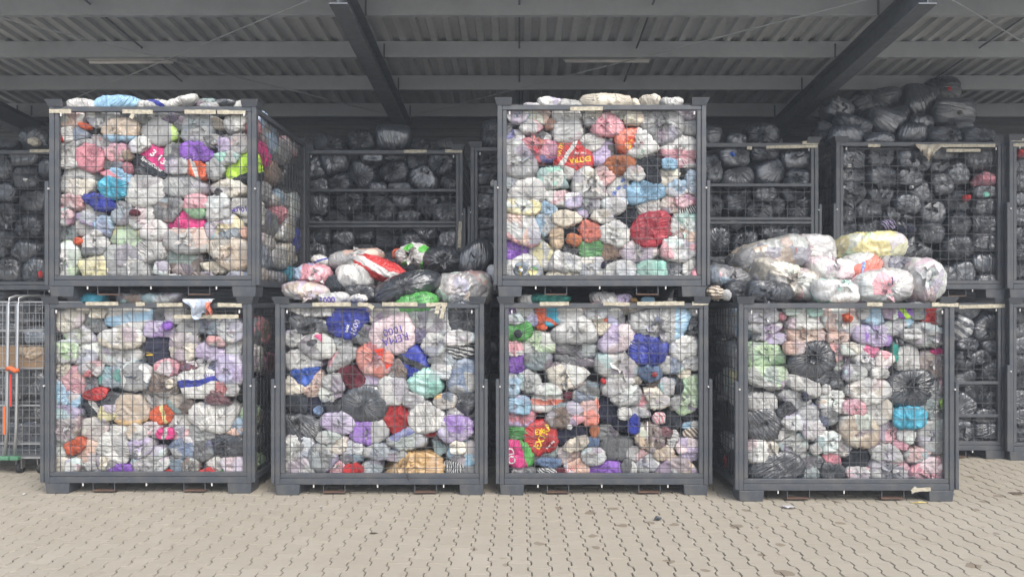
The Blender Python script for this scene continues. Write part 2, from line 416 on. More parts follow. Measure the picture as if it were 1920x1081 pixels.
# ------------------------------------------------------------------ cages
W, D, HB = 1.96, 1.65, 1.855
def mesh_panel(w, h, pitch=.098, r=.0037, off=.049):
    """welded grid in the local x-z plane"""
    m = MB(); x = off
    while x < w - .01: m.bar((x, 0, 0), (x, 0, h), r, 4); x += pitch
    z = off
    while z < h - .01: m.bar((0, -r*1.6, z), (w, -r*1.6, z), r, 4); z += pitch
    return m
CM = {}
def cmesh(key, fn):
    if key not in CM: CM[key] = fn()
    return CM[key]
def boxes(name, lst, bevel=.004, mat=None):
    def f():
        m = MB()
        for b in lst: m.box(*b)
        return m.mesh(name, mat or M_STEEL, bevel=bevel)
    return cmesh(name + str(lst), f)
zt0, zt1 = 1.752, 1.80            # top rails
def cap_mesh(sx, sy):
    def f():
        m = MB(); x0, z0, z1, t = W/2, 1.795, 1.862, .006
        q = lambda x, y, z: (sx*x, y if sy < 0 else D - y, z)
        # flared front plate and flared side plate of the stacking cup
        m.hexa([q(x0+.003,-.004,z0), q(x0-.135,-.004,z0), q(x0-.135,.004,z0), q(x0+.003,.004,z0)], [q(x0+.026,-.030,z1), q(x0-.14,-.030,z1), q(x0-.14,-.022,z1), q(x0+.026,-.022,z1)])
        m.hexa([q(x0+.004,.0045,z0), q(x0-.004,.0045,z0), q(x0-.004,.13,z0), q(x0+.004,.13,z0)], [q(x0+.028,-.0215,z1), q(x0+.020,-.0215,z1), q(x0+.020,.14,z1), q(x0+.028,.14,z1)])
        return m.mesh('stacking_cap', M_STEEL)
    return cmesh(('cap', sx, sy), f)

def make_cage(px, Yf, z0, label, open_top=False, group='steel mesh pallet cages', fork=True):
    c = bpy.data.objects.new('mesh_cage', None); COL.objects.link(c)
    c.location = (wx(px, Yf), Yf, z0); tag(c, label, 'cage', group)
    h = W/2
    for sx in (-1, 1):
        for yy in (0, D - .06):
            link('corner_post', boxes('corner_post', [(-.0225, .0225, 0, .06, .10, 1.80)]), c, (sx*(h - .0225), yy, 0))
            link('foot', cmesh('foot', lambda: MB().hexa([(-.105,.0,0),(.105,.0,0),(.105,.2,0),(-.105,.2,0)], [(-.115,-.004,.098),(.115,-.004,.098),(.115,.2,.098),(-.115,.2,.098)]).mesh('foot', M_STEEL, bevel=.004)), c, (sx*(h - .118), .006 if yy == 0 else D - .21, 0))
        for sy in (-1, 1): link('stacking_cap', cap_mesh(sx, sy), c)
        link('gate_stile', boxes('gate_stile', [(-.019, .019, 0, .04, .205, 1.7515)]), c, (sx*(h - .068), .006, 0))
        link('slide_bar', boxes('slide_bar', [(-.016, .016, 0, .05, .11, 1.09)]), c, (sx*(h + .0185), -.012, 0))
        link('side_beam', boxes('side_beam', [(-.02, .02, .0605, D-.0605, .10, .16)]), c, (sx*(h-.0225), 0, 0))
        link('side_rail', boxes('side_rail', [(-.02, .02, .0605, D-.0605, zt0, zt1)]), c, (sx*(h-.0225), 0, 0))
        link('side_mesh', cmesh('side_mesh', lambda: mesh_panel(D - .12, zt0 - .16).mesh('side_mesh', M_WIRE)), c, (sx*(h-.022), .06, .16), (0, 0, R(90)))
    link('base_beam', boxes('base_beam', [(-h+.046, h-.046, 0, .055, .10, .158)]), c, (0, .002, 0))
    link('base_beam', boxes('base_beam', [(-h+.046, h-.046, 0, .055, .10, .158)]), c, (0, D-.057, 0))
    link('floor_plate', boxes('floor_plate', [(-h+.05, h-.05, .06, D-.06, .14, .156)], 0), c)
    link('gate_rail', boxes('gate_rail', [(-h+.047, h-.047, 0, .04, .161, .203)]), c, (0, .008, 0))
    link('top_rail', boxes('top_rail', [(-h+.046, h-.046, 0, .045, zt0, zt1)]), c, (0, .004, 0))
    link('rear_rail', boxes('top_rail', [(-h+.046, h-.046, 0, .045, zt0, zt1)]), c, (0, D-.049, 0))
    link('rear_mesh', cmesh('rear_mesh', lambda: mesh_panel(W - .09, zt0 - .16).mesh('rear_mesh', M_WIRE)), c, (-h+.045, D-.03, .16))
    gw = W - 2*.087
    if open_top:
        top, rails = open_top
        link('gate_mesh', cmesh('gmesh%s' % top, lambda: mesh_panel(gw, top - .205).mesh('gate_mesh', M_WIRE)), c, (-gw/2, .026, .203))
        for z in rails:
            link('gate_rail', boxes('gate_rail_mid', [(-gw/2, gw/2, 0, .03, -.018, .018)]), c, (0, -.006, z))
    else:
        link('gate_mesh', cmesh('gmesh', lambda: mesh_panel(gw, zt0 - .203).mesh('gate_mesh', M_WIRE)), c, (-gw/2, .026, .203))
    for x in (-.43, .43):
        fl = link('fork_bar', cmesh('fork_bar', lambda: MB().box(-.105,.105,0,.06,.018,.0295).mesh('fork_bar', M_RUST)), c, (x, .02, 0))
        for sx in (-1, 1): link('fork_hanger', cmesh('fork_hanger', lambda: MB().box(-.004,.004,0,.012,.03,.099).mesh('fork_hanger', M_STEEL)), fl, (sx*.101, 0, 0))
    for x in (-.62, -.02, .6):
        link('bolt', cmesh('bolt', lambda: MB().bar((0, 0, .072), (0, 0, .099), .007, 6).mesh('bolt', M_BOLT)), c, (x, .01, 0))
    for x in (-h + .115, h - .115):
        link('gate_catch', cmesh('catch', lambda: MB().bar((0,0,0),(.0,0,.03),.007,6).mesh('gate_catch', M_BOLT)), c, (x, -.004, 1.705))
    for sx in (-1, 1):
        link('bolt', cmesh('sbolt', lambda: MB().bar((0,-.004,0),(0,-.02,0),.008,6).mesh('bolt', M_BOLT)), c, (sx*(h-.005), 0, 1.02))
    return c

def tape(cage, Yf, x0, y0, x1, y1, w=9):
    """strip of masking tape between two photo points on the cage front"""
    y = Yf - .003; a = Vector((wx(x0, y), y, wz(y0, y))); b = Vector((wx(x1, y), y, wz(y1, y))); hw_ = w * y / F / 2
    d = (b - a).normalized(); nrm = Vector((-d.z, 0, d.x)) * hw_
    m = MB(); n = 9; rr = random.Random(int(x0*7 + y0))
    for i in range(n):
        p = a.lerp(b, i/(n-1)); e = rr.uniform(.82, 1.08); sh = rr.uniform(-.003, .003)
        f = -rr.uniform(0, .003)
        for s, dy in ((1, f), (-1, f*.5)):
            q = p + nrm*s*e + Vector((sh, dy, 0)); m.v.append(tuple(q))
    for i in range(n-1): m.f.append((2*i, 2*i+1, 2*i+3, 2*i+2))
    b0 = len(m.v); m.v += [(x_, y_ + .0015, z_) for x_, y_, z_ in m.v]
    m.f += [tuple(i + b0 for i in f)[::-1] for f in m.f]
    part('tape_strip', m, M_TAPE, cage)

YU1, YL1, YL2, YL3, YL4, YU3 = 6.96, 6.96, 6.90, 6.90, 6.68, 6.90
cages = {}
cages['L1'] = make_cage(277.5, YL1, 0, 'loaded steel mesh cage on the paving, lowest of the left stack')
cages['L2'] = make_cage(711.5, YL2, 0, 'loaded mesh cage on the paving heaped with a red and a green bag')
cages['L3'] = make_cage(1132.5, YL3, 0, 'loaded steel mesh cage on the paving, lowest of the right stack')
cages['L4'] = make_cage(1587.5, YL4, 0, 'loaded mesh cage on the paving topped by milky bags, nearest the camera')
cages['U1'] = make_cage(286, YU1, HB+.004, 'upper cage of the left stack full of coloured clothes bags')
cages['U3'] = make_cage(1128.5, YU3, HB+.004, 'upper cage of the right stack full of coloured clothes bags')
YB1, YB2, YB3, YB4, YB5, YB6 = 8.95, 8.95, 8.78, 8.55, 8.50, 8.42
def bpx(xr, Y): return xr - W/2 * F / Y
OPN = (1.31, (1.31, .92, .875, .46))
back = (('B1', bpx(90+60, YB1), YB1, False), ('B2', bpx(868, YB2), YB2, OPN), ('B3', 882 + W/2*F/YB3, YB3, False), ('B4', bpx(1535, YB4), YB4, OPN), ('B5', bpx(1886, YB5), YB5, False), ('B6', 1893 + W/2*F/YB6, YB6, False))
names = dict(B1='at the far left edge', B2='behind the red and white bag heap', B3='half hidden behind the right stack', B4='with folded gate right of the right stack', B5='under the pile of black bags', B6='at the far right edge')
for k, px, Y, op in back:
    cages[k] = make_cage(px, Y, HB+.004, 'upper back cage of black refuse bags ' + names[k], op, 'steel mesh pallet cages in the back row')
    cages['L'+k] = make_cage(px, Y, 0, 'lower back cage standing on the paving ' + dict(names, B5='with black bags behind the gate rails')[k], (1.2, (.88, .5)) if k == 'B5' else False, 'steel mesh pallet cages in the back row')
for k, Y, lst in (('U1', YU1, ((92,208.5,134,208.5),(230,209,286,210),(346,209.5,405,210),(407,210,460,211),(250,213,245,222))),
                  ('L1', YL1, ((161,569,222,569),(254,570,272,569.5),(294,571.5,343,571),(408,571,453,572),(327,593.5,447,593))),
                  ('L2', YL2, ((586,570.5,658,570),(671,570,690,571),(717,570,783,570),(799,571,838,570),(822,571,818,588),(833,572,827,597),(690,571,700,577))),
                  ('L3', YL3, ((1012,569.5,1066,569),(1131,569,1181,570),(1195,569,1283,568.5),(1298,569,1328,567.5))),
                  ('L4', YL4, ((1626,570,1655,570.5),(1748,570.5,1797,571),(1712,918,1745,916),(1710,921,1718,913))),
                  ('U3', YU3, ((1069,204,1130,203.5),)),
                  ('B2', YB2, ((757,284,800,283.5),(834,283,867,283.5),(863,415,861,464))),
                  ('B4', YB4, ((1400,277,1410,278),(1437,276,1533,274),(1505,267.5,1535,267))),
                  ('B5', YB5, ((1748,273,1866,273),(1774,282,1838,282),(1628,273,1650,273))),
                  ('B1', YB1, ((56,283,92,283),)), ('B6', YB6, ((1896,262,1930,262),(1900,272,1930,272))),
                  ('LB5', YB5, ((1799,575,1884,573),))):
    for t4 in lst: tape(cages[k], Y, *t4, w=7.6 if k[0] != 'B' else 6)

# ------------------------------------------------------------------ roll cage at the left
ZR = 7.75
rc = bpy.data.objects.new('roll_cage', None); COL.objects.link(rc); rc.location = (wx(20, ZR), ZR + .3, 0)
tag(rc, 'galvanised roll cage on castors with an orange strap, at the left edge', 'roll cage')
xr, xl = wx(80, ZR), wx(-110, ZR)
ztop = wz(556, ZR); zb = .17
m = MB()
for z in (wz(566, ZR), wz(620, ZR), wz(690, ZR), wz(760, ZR), wz(832, ZR)):
    m.tube([(xl, ZR+.02, z), (xr, ZR+.02, z)], .010, 6)
for z in np.arange(.25, 1.8, .085): m.bar((xl, ZR+.03, z), (xr, ZR+.03, z), .0028, 4)
for x in np.arange(xl, xr, .07): m.bar((x, ZR+.024, .2), (x, ZR+.024, wz(566, ZR)), .0028, 4)
part('front_grid', m, M_GALV, rc)
m = MB()
for z in (wz(566, ZR), 1.0, .4): m.tube([(xl, ZR+.72, z), (xr, ZR+.72, z)], .010, 6)
for z in np.arange(.25, 1.8, .085): m.bar((xl, ZR+.73, z), (xr, ZR+.73, z), .0028, 4)
for x in np.arange(xl, xr, .07): m.bar((x, ZR+.724, .2), (x, ZR+.724, wz(566, ZR)), .0028, 4)
part('rear_grid', m, M_GALV, rc)
for px in (13, 31):
    x = wx(px, ZR - .03); m = MB()
    m.tube([(x-.02, ZR-.03, .2), (x, ZR-.03, .5), (x+.01, ZR-.03, ztop-.08), (x+.025, ZR-.02, ztop-.02), (x+.06, ZR+.02, ztop+.005), (x+.06, ZR+.5, ztop+.005)], .017, 10)
    part('upright', m, M_GALV, rc, True)
    m = MB(); m.box(x-.06, x+.03, ZR-.06, ZR+.0, .155, .199); part('plastic_foot', m, M_GREENP, rc, bevel=.008)
m = MB(); m.box(xl, xr, ZR, ZR+.75, .165, .185); part('base_plate', m, M_GALV, rc)
for x in (wx(30, ZR), wx(70, ZR)):
    for y in (ZR+.07, ZR+.66):
        cst = part('castor_fork', MB().box(x-.03, x-.024, y-.03, y+.03, .05, .16).box(x+.024, x+.03, y-.03, y+.03, .05, .16), M_GALV, rc)
        part('castor_wheel', MB().tube([(x-.018, y, .058), (x+.018, y, .058)], .058, 16), M_RUBBER, cst, True)
x = wx(33, ZR-.07)
m = MB(); m.tube([(wx(22,ZR), ZR-.07, wz(690,ZR)), (wx(30,ZR), ZR-.085, wz(688,ZR)), (wx(37,ZR), ZR-.07, wz(694,ZR)), (wx(42,ZR), ZR-.05, wz(692,ZR))], .024, 8); part('strap_knot', m, M_ORANGE, rc, True)
m = MB(); m.box(wx(25,ZR), wx(29,ZR), ZR-.06, ZR-.055, wz(760,ZR), wz(700,ZR)); part('strap', m, M_REDSTRAP, rc)
m = MB(); m.box(wx(14,ZR), wx(18,ZR), ZR-.065, ZR-.06, wz(812,ZR), wz(760,ZR)); part('strap', m, M_ORANGE, rc)
wb = bpy.data.objects.new('wooden_crate', None); COL.objects.link(wb); wb.location = (wx(30, ZR+.3), ZR+.35, wz(690, ZR+.1))
tag(wb, 'flat brown wooden crate lying inside the galvanised roll cage', 'crate')
for i in range(3):
    z0 = wz(690, ZR+.1) + i*.073; part('board', MB().box(xl+.05, xr-.05, ZR+.1, ZR+.118, z0, z0+.066), M_WOOD, wb, bevel=.003)
    part('board', MB().box(xl+.05, xr-.05, ZR+.56, ZR+.578, z0, z0+.066), M_WOOD, wb, bevel=.003)

# ------------------------------------------------------------------ bags: x y w h angle kind colours ; label ; options
PAL = dict(**{'or': (.70,.11,.028)}, w=(.585,.58,.555), g=(.33,.335,.33), dg=(.13,.135,.14), k=(.021,.027,.037), cr=(.62,.56,.45), pk=(.66,.25,.30), hp=(.72,.03,.23), pe=(.66,.40,.30),
 rd=(.55,.02,.022), cs=(.42,.012,.035), cl=(.72,.21,.15), pu=(.27,.10,.55), lv=(.45,.36,.58), bl=(.022,.04,.36), lb=(.27,.50,.70), cy=(.04,.40,.58), gn=(.07,.36,.06),
 gd=(.10,.30,.10), lg=(.42,.60,.33), lm=(.44,.74,.02), mt=(.22,.58,.46), ye=(.74,.65,.27), am=(.72,.42,.12),  tn=(.50,.38,.26), br=(.17,.115,.085), mr=(.12,.01,.025), nv=(.020,.024,.055),
 dn=(.12,.19,.32), rs=(.40,.13,.05), st=(.24,.29,.34), mv=(.36,.26,.27), pw=(.70,.55,.58), tl=(.02,.30,.24), dp=(.56,.26,.26), bb=(.03,.11,.50), wb=(.52,.60,.72), bk=(.013,.0135,.0155))
CNAME = dict(**{'or': 'orange red'}, w='white', g='grey', dg='dark grey', k='black', cr='cream', pk='pink', hp='hot pink', pe='peach', rd='red', cs='crimson', cl='coral', pu='purple', lv='lilac', bl='royal blue', lb='pale blue', cy='turquoise',
 gn='green', gd='dull green', lg='light green', lm='lime', mt='mint', ye='yellow', am='amber', tn='tan', br='brown', mr='maroon', nv='navy', dn='denim blue', rs='rust brown', st='blue grey', mv='mauve', pw='pale pink', tl='teal', dp='dusty pink', bb='bright blue', wb='pale blue', bk='black')
LISTS = []
def L(cage, ox, oy, sc, txt, mode='front'): LISTS.append((cage, ox, oy, sc, txt, mode))

L('U1', 90, 180, 4.8, '''320 85 240 90 0 O w; pale grey-white bag lying on top;
620 75 390 120 0 O lb; pale blue bag lying on top;
860 90 110 100 0 F w
990 85 230 90 0 O w; white bag with blue stripe on top; bd:60:.02:.02:bl
1190 65 330 80 18 O w; white plastic sheet on top;
1400 60 180 90 0 F dg
1570 62 220 60 0 K k
1490 105 300 70 0 F g
1725 85 130 90 0 O w
200 215 260 160 0 F w,pe,g
330 270 120 55 -15 C or; orange garment scrap;
500 210 270 140 0 F g,w
260 335 160 110 0 F dn,pe,g
155 345 140 120 0 O w; white bag with red stripe; bd:10:-.03:.022:rd
640 320 390 200 0 F tn,w; clear bag with pale blue cloth below; sp:-90:.055:lb
860 180 230 120 0 F dg
1020 325 330 230 0 F g; large grey clear bag; sp:0:.115:lm
1090 190 330 80 0 F dg
1160 240 120 120 0 F dg
1350 290 310 250 0 F g,st
1500 240 120 100 0 C cr; cream stuffed toy;
1690 240 210 170 0 F w; crumpled whitish clear bag;
1460 390 160 90 0 F g,br
1710 430 180 170 0 F dp,g; dusty pink clear bag;
1580 440 120 140 0 F lv,w
175 500 200 190 0 O w; plain white bag at the left post;
190 610 190 80 0 O w
300 440 220 110 0 F g
490 420 220 130 0 F dp,g
390 555 240 220 0 O pk; plain pink bag;
620 515 200 160 0 F tn,br,pk; flowery patterned clear bag;
720 530 90 90 0 C tn
835 440 170 120 0 F w
955 585 350 270 -33 O hp; hot pink and black lettered bag; sp:-122:.02:k
1145 520 210 170 0 F dg
1360 515 330 170 0 O pu; bright purple bag;
1420 430 210 80 0 F g
1620 560 300 120 0 F g,mt
1770 650 370 240 0 O lm; lime green bag at the right post; sp:-70:.055:k
1340 655 190 150 -30 O or; orange red crumpled bag; bd:20:.0:.02:w
1190 640 220 130 0 F g
1510 650 170 160 0 F g,pk
590 620 230 80 0 F dg
705 650 70 110 0 O pk
860 690 210 100 0 K k
270 690 390 160 0 F g,w
640 715 300 110 -15 O pk; pink and blue retail bag; sp:60:.0:lb
600 830 250 180 0 O cy; turquoise bag;
290 840 410 150 0 F cr,g
880 850 380 310 0 F w,g; large white clear bag;
1250 800 410 230 0 F g
1640 830 350 160 0 F cr,g
1540 870 55 70 0 K k; black rag tuft;''')
L('U1', 90, 360, 4.8, '''250 95 290 150 0 F dp; dusty red clear bag;
475 95 400 150 0 O bl; royal blue bag;
410 150 180 110 0 O w,lv; white crumpled bag on blue;
380 240 320 150 0 F w,lv
500 305 180 190 0 F lb; pale blue shirt bag;
680 190 170 190 0 F st,dg
1110 170 290 200 0 F dg,br; dark grey clear bag;
790 190 100 60 0 C mr; maroon scrap;
1340 130 200 200 0 F pk; clear bag of pink over green; sp:-90:.02:gd
1550 150 220 220 0 F w,g
1730 130 200 150 0 O w; white bag with purple figures;
850 240 340 180 0 F w,pw
960 350 270 170 0 F pw,w
1240 265 350 200 0 O hp; hot pink domed bag;
1255 430 390 230 0 F pe,w,g; peach and grey clear bag;
160 220 150 150 0 F g,pk
170 360 160 150 0 F dg,g
330 330 220 150 0 O w
440 370 110 60 0 C w
750 390 410 190 0 F lg,lg,ye; light green clear bag;
430 470 240 180 0 F w,k; white cloth bag with black base; sp:-90:.03:k
280 440 90 60 0 C or
180 625 240 330 0 F w,lg,g; tall whitish bag in bottom corner;
450 690 280 200 0 F ye,ye,lv; pale yellow bag;
720 650 500 330 0 F g,w; big silver grey bag;
930 530 250 170 0 O w; white plastic bag, torn;
1190 620 350 230 0 F br,mv,g
1020 690 130 120 0 F w
1130 785 270 80 0 C w; white striped knitwear; zs:70:.024:g
1600 320 330 220 0 F st,w,ye
1640 560 390 290 0 F tn,tn,cr; large beige bag;
1500 680 270 120 0 C cr; cream cloth;
1420 765 330 100 0 F br,g
1720 775 210 120 0 F tn,dn
1770 360 90 100 0 C pe''')
L('U1', 465, 180, 2.925, '''60 165 50 90 0 C pk
130 220 130 170 0 F g,lb
90 320 110 120 0 O hp; hot pink bag on the cage side;
215 320 100 120 0 F w,g
250 285 60 80 0 F pk,w
160 430 110 120 0 C br
245 440 110 160 0 K k
90 515 110 110 0 F g
200 580 110 110 0 F w,lb
275 610 70 150 0 F w,lb
130 700 130 140 0 F dg
200 645 70 90 0 C pk; rose pink cloth on the side;
70 640 60 120 0 O w
240 725 90 140 0 F w,cr
280 800 70 130 0 C bl; royal blue cloth at the back corner;
120 800 130 80 0 F cr
100 885 120 130 0 F st
190 880 90 110 0 F w
245 880 90 120 0 F cr
250 970 70 90 0 C cy; turquoise cloth on the side;
90 990 120 100 0 F w,tn
180 1000 100 80 0 F g''', 'right')
L('L1', 80, 550, 4.8, '''440 45 200 80 0 O cy; turquoise bag on the heap top;
820 45 270 90 0 F dg,br
1100 45 330 90 0 F st,g
260 240 310 240 0 F g,cr; grey bag in the upper left;
500 170 150 100 0 F cr
430 285 260 130 0 F dg
770 225 470 200 -5 F w,w,pe; bag with pale blue pattern; bd:100:.0:.045:lb
1185 190 210 150 0 F g,w
1050 310 270 150 0 F lv,lv,pu; lilac clear bag;
1140 290 90 90 0 C pu; violet cloth tuft;
1050 190 130 130 0 K k
1310 290 230 150 0 F g
1490 290 270 160 0 F st,g
1700 345 240 240 0 F w,st,cr
340 370 440 180 0 F w,lg
720 400 380 170 0 F w,cr
250 520 290 200 0 F w,lg
370 545 300 200 0 F w,g
690 555 450 210 0 F w,g; wide whitish bag;
1060 510 290 260 0 C nv; navy jacket with yellow loop;
1290 480 230 240 0 F cr
1510 525 330 170 0 F w,lv
1560 430 160 90 0 F dp,g
1700 465 160 160 0 F w
1330 645 150 80 0 F mr,w
1480 640 260 100 0 F nv,w
1130 660 230 150 0 F pk,w
1690 690 250 270 0 F lv,w,dg; lilac and white clothes bag;
160 690 170 110 0 F cr
290 790 320 260 0 F pk,cl,g; coral and grey clear bag;
450 680 240 120 0 F rd,g
640 750 330 190 0 F st,tl
850 750 290 210 0 F dn,w,g
420 800 160 170 0 F dg
1090 810 270 260 0 F br,g
1160 810 100 90 0 C cr
1420 790 330 240 0 O w; white bag with blue blocks; bd:-80:-.005:.03:bl
1650 860 200 120 0 F w,rd''')
L('L1', 80, 720, 4.8, '''150 70 140 200 0 F w,lb
240 140 180 140 0 F lb,w
480 90 210 100 10 O rd; red crumpled bag;
450 190 160 170 0 O k; black and white bag; bd:30:.01:.02:w
600 140 160 130 0 K k
210 250 270 130 0 F st,lv
800 230 390 240 0 F tn,pe,w; beige bag with orange hem; sp:-90:.085:am
600 250 160 140 0 F ye,lv
1010 130 270 230 0 F br,g
1240 180 270 160 0 F dg,br
1580 120 230 120 0 F mr,g
1090 275 240 150 20 O or; orange red bag with yellow print; bd:20:.01:.018:ye
1230 320 290 180 0 F cr,w
1560 285 440 250 0 O w; large white bag;
1720 385 160 150 0 F pe,lb,g
240 390 230 270 0 F g,br
470 405 270 200 0 F cr
700 425 210 120 0 O w
860 435 190 130 0 F tn,w
980 395 170 120 0 F pk,w
1110 440 150 100 0 O hp; pink and white scrap; bd:0:.0:.02:w
1030 460 120 70 0 C w
1230 440 170 120 0 F w,pk
1420 455 330 190 0 F g,dg
130 600 150 170 0 F w
300 550 180 120 20 O or; bright orange red bag;
410 600 250 220 0 F pe,pe,w; peach coloured bag;
660 580 290 240 0 O w; plain white bag;
900 570 230 180 0 F g,lv,w
1000 670 270 210 0 F w,g
1280 570 250 200 0 F dn,g
1440 590 210 180 0 F dg,g
1660 550 310 210 0 K k; shiny black bag;
160 730 170 160 0 F w,cr
280 735 150 140 0 F w,tn
430 740 130 80 0 O w
600 700 230 150 0 F cr,g
360 790 170 80 0 F dg
720 775 250 120 0 O pu; purple bag on the floor;
500 790 130 70 0 F w
880 745 170 170 0 F g,w
1050 735 210 140 0 F w
1100 800 170 70 0 C rd
1200 725 170 150 0 F dg,g
1330 740 150 150 0 F br,g
1570 720 230 140 20 O w
1480 795 160 80 0 C rd; red cloth on the floor;
1700 745 230 180 0 F pw,w; pale pink bag;
1630 800 110 50 0 C gn''')
L('L1', 465, 550, 2.843, '''90 205 110 150 0 F br,pk
60 345 70 130 0 F w
115 375 70 110 0 F mr,pk
90 540 120 170 0 K k
60 650 80 120 0 F lg,br
95 760 90 140 0 K k
60 900 100 100 0 F lg; pale green bag on the side;''', 'right')
L('L2', 515, 550, 4.8, '''360 155 520 100 0 O w; crumpled white film bag;
310 280 440 190 0 K k; crumpled black bag;
665 265 380 300 0 O bl; royal blue bag with white lettering;
970 195 300 190 0 F cr,g
1280 115 340 200 8 O gn; green bag with dark lettering;
1300 240 230 140 0 F g
1480 280 350 250 0 F w,g
1700 225 270 270 0 K k
1060 365 370 350 0 O pw; pale pink white bag with purple lettering;
790 365 230 170 0 F dg
1295 375 190 140 0 F dg
170 400 190 140 0 F g,w
365 465 390 210 0 F w,w,k; white bag with pink motif;
605 425 150 150 0 F g
260 595 350 200 0 F w,g,dg
620 575 480 170 42 F g,g,pk; long grey bag lying diagonally;
920 595 350 300 0 F cl,cl,or; coral bag with red patch; k
1230 615 280 290 0 O bl; royal blue and black bag; bd:60:.0:.035:k
1110 690 210 200 0 F br,k
1440 450 240 210 0 F w,st
1660 400 280 130 0 F w
1680 505 250 140 0 C w; zebra striped garment; zs:75:.034:k
1530 595 320 160 0 F g,cr
280 745 300 150 0 O bb; bright blue bag;
170 835 180 170 0 F cr
690 760 270 210 0 C mr; maroon cloth bundle;
360 800 210 170 0 F w,pe
540 810 220 160 0 F g
860 780 180 120 0 F w,lv
1080 860 280 260 0 F w
1360 805 310 230 0 F mt,mt,w; mint green bag;
1500 700 210 130 0 F w,g
1690 760 270 330 0 F dn,g''')
L('L2', 515, 720, 4.8, '''500 80 220 140 0 F w,g
330 60 170 110 0 F pe
210 180 250 160 0 C k; dark garments with pale cuffs;
330 200 250 200 0 C nv
400 235 70 90 0 C dn
820 160 420 310 0 K k; large wrinkled black bag;
530 180 170 140 0 K k
260 370 350 230 0 K k; matt black bag at left post;
580 345 310 190 0 F g,lv
840 425 370 230 0 F pu,pu,g; bag of bright purple clothes; sp:0:.04:g
1120 320 330 250 -42 O rd; bright red bag;
1250 140 180 140 0 F w
1370 305 320 260 0 O w; plain white bag;
1540 150 210 130 0 F am,w,dn
1700 160 210 230 0 K k
1630 235 180 90 0 F dn,w
1620 390 320 230 0 F lv,pu,g; lilac clear bag;
1390 425 200 90 0 O rd
220 570 300 260 0 F w,g; milky bag; k
500 475 230 110 0 F g
560 545 270 160 0 F w,cr
450 650 310 270 0 F g,dg
690 590 260 160 0 F w
680 660 240 130 0 F dg
1200 480 430 200 18 F g,bl,dn; grey bag with blue patches;
930 605 250 130 0 F g,st
1510 545 170 170 0 F nv
1650 560 160 130 0 F w,cr
1690 640 290 240 0 F lb,w; pale blue whitish bag;
250 745 310 160 0 F w,g
700 770 210 120 0 C rd; red cloth;
560 760 150 120 0 F w,pk
870 755 190 140 0 F g,br
1220 725 600 230 5 F am,am,am; long amber yellow bag;
1610 755 190 120 0 C k; black and white knitwear; zs:10:.02:w
1745 785 140 80 0 F w,dg
1110 640 310 90 0 F g''')
L('U3', 930, 180, 4.8, '''480 75 230 90 0 F lv,w; pale lilac bag on top;
330 95 160 60 0 F w
660 85 200 90 0 O w
1000 65 430 140 0 O cr; cream bag lying on top;
1260 60 90 90 0 C cr
1390 50 180 110 0 O cr; round cream bag on top;
1570 65 210 80 0 O w
200 185 210 120 0 F lb,w
370 190 230 140 0 F cr,pe
630 175 250 140 0 F w
480 245 110 90 0 F rs,w
320 275 310 140 0 F pk,w; pink and white clear bag;
165 360 210 120 0 F lv,bl,w
390 355 210 90 0 F w,dg
370 485 390 230 0 F cs,cl,bl; patchwork bag of red, coral and blue;
640 315 280 240 0 F w,cr; milky bag;
870 190 170 140 0 F g,cr
990 275 400 190 0 F pk,pk,pw; large pink clear bag;
1130 160 180 90 0 F cr
1230 210 180 110 0 F tn
1470 285 540 300 0 F g,dg; large grey bag with torn hole; k
1720 150 190 120 0 F br,pe
1760 275 140 110 0 F g
95 250 110 180 0 F dg
225 590 330 330 0 F g; silver grey bag at left post;
695 535 330 280 20 O rd; red and white bag with yellow lettering; bd:150:.05:.022:w
870 420 280 150 0 O w
960 505 230 210 0 F dg,lv
1270 450 420 270 -10 F w,w,g; white bag with red corner; sp:160:.06:or
1650 485 350 240 0 F w; bag of white over pink; sp:-90:.01:pk
1120 620 310 170 0 C rs; rust brown cloth;
1380 620 250 160 0 C k
1560 610 140 90 0 O lb
1700 595 180 80 0 F pk,w
520 745 350 200 0 F mt,mt,w; mint green tied bag; k
640 690 140 110 0 O w
970 720 210 170 0 F dp
850 800 340 290 0 F w,cr
1100 810 230 240 0 F w,w,bl; white bag with blue prints;
1240 695 210 130 0 F w,tn
1350 880 330 250 0 O lb; sky blue bag;
1420 725 160 160 0 C k
1540 730 210 200 0 F cr,w
1640 830 260 150 0 F w,lb
1770 780 120 200 0 F w,lb
250 870 350 230 0 O w; bright white bag at left post;
150 785 150 110 0 F g''')
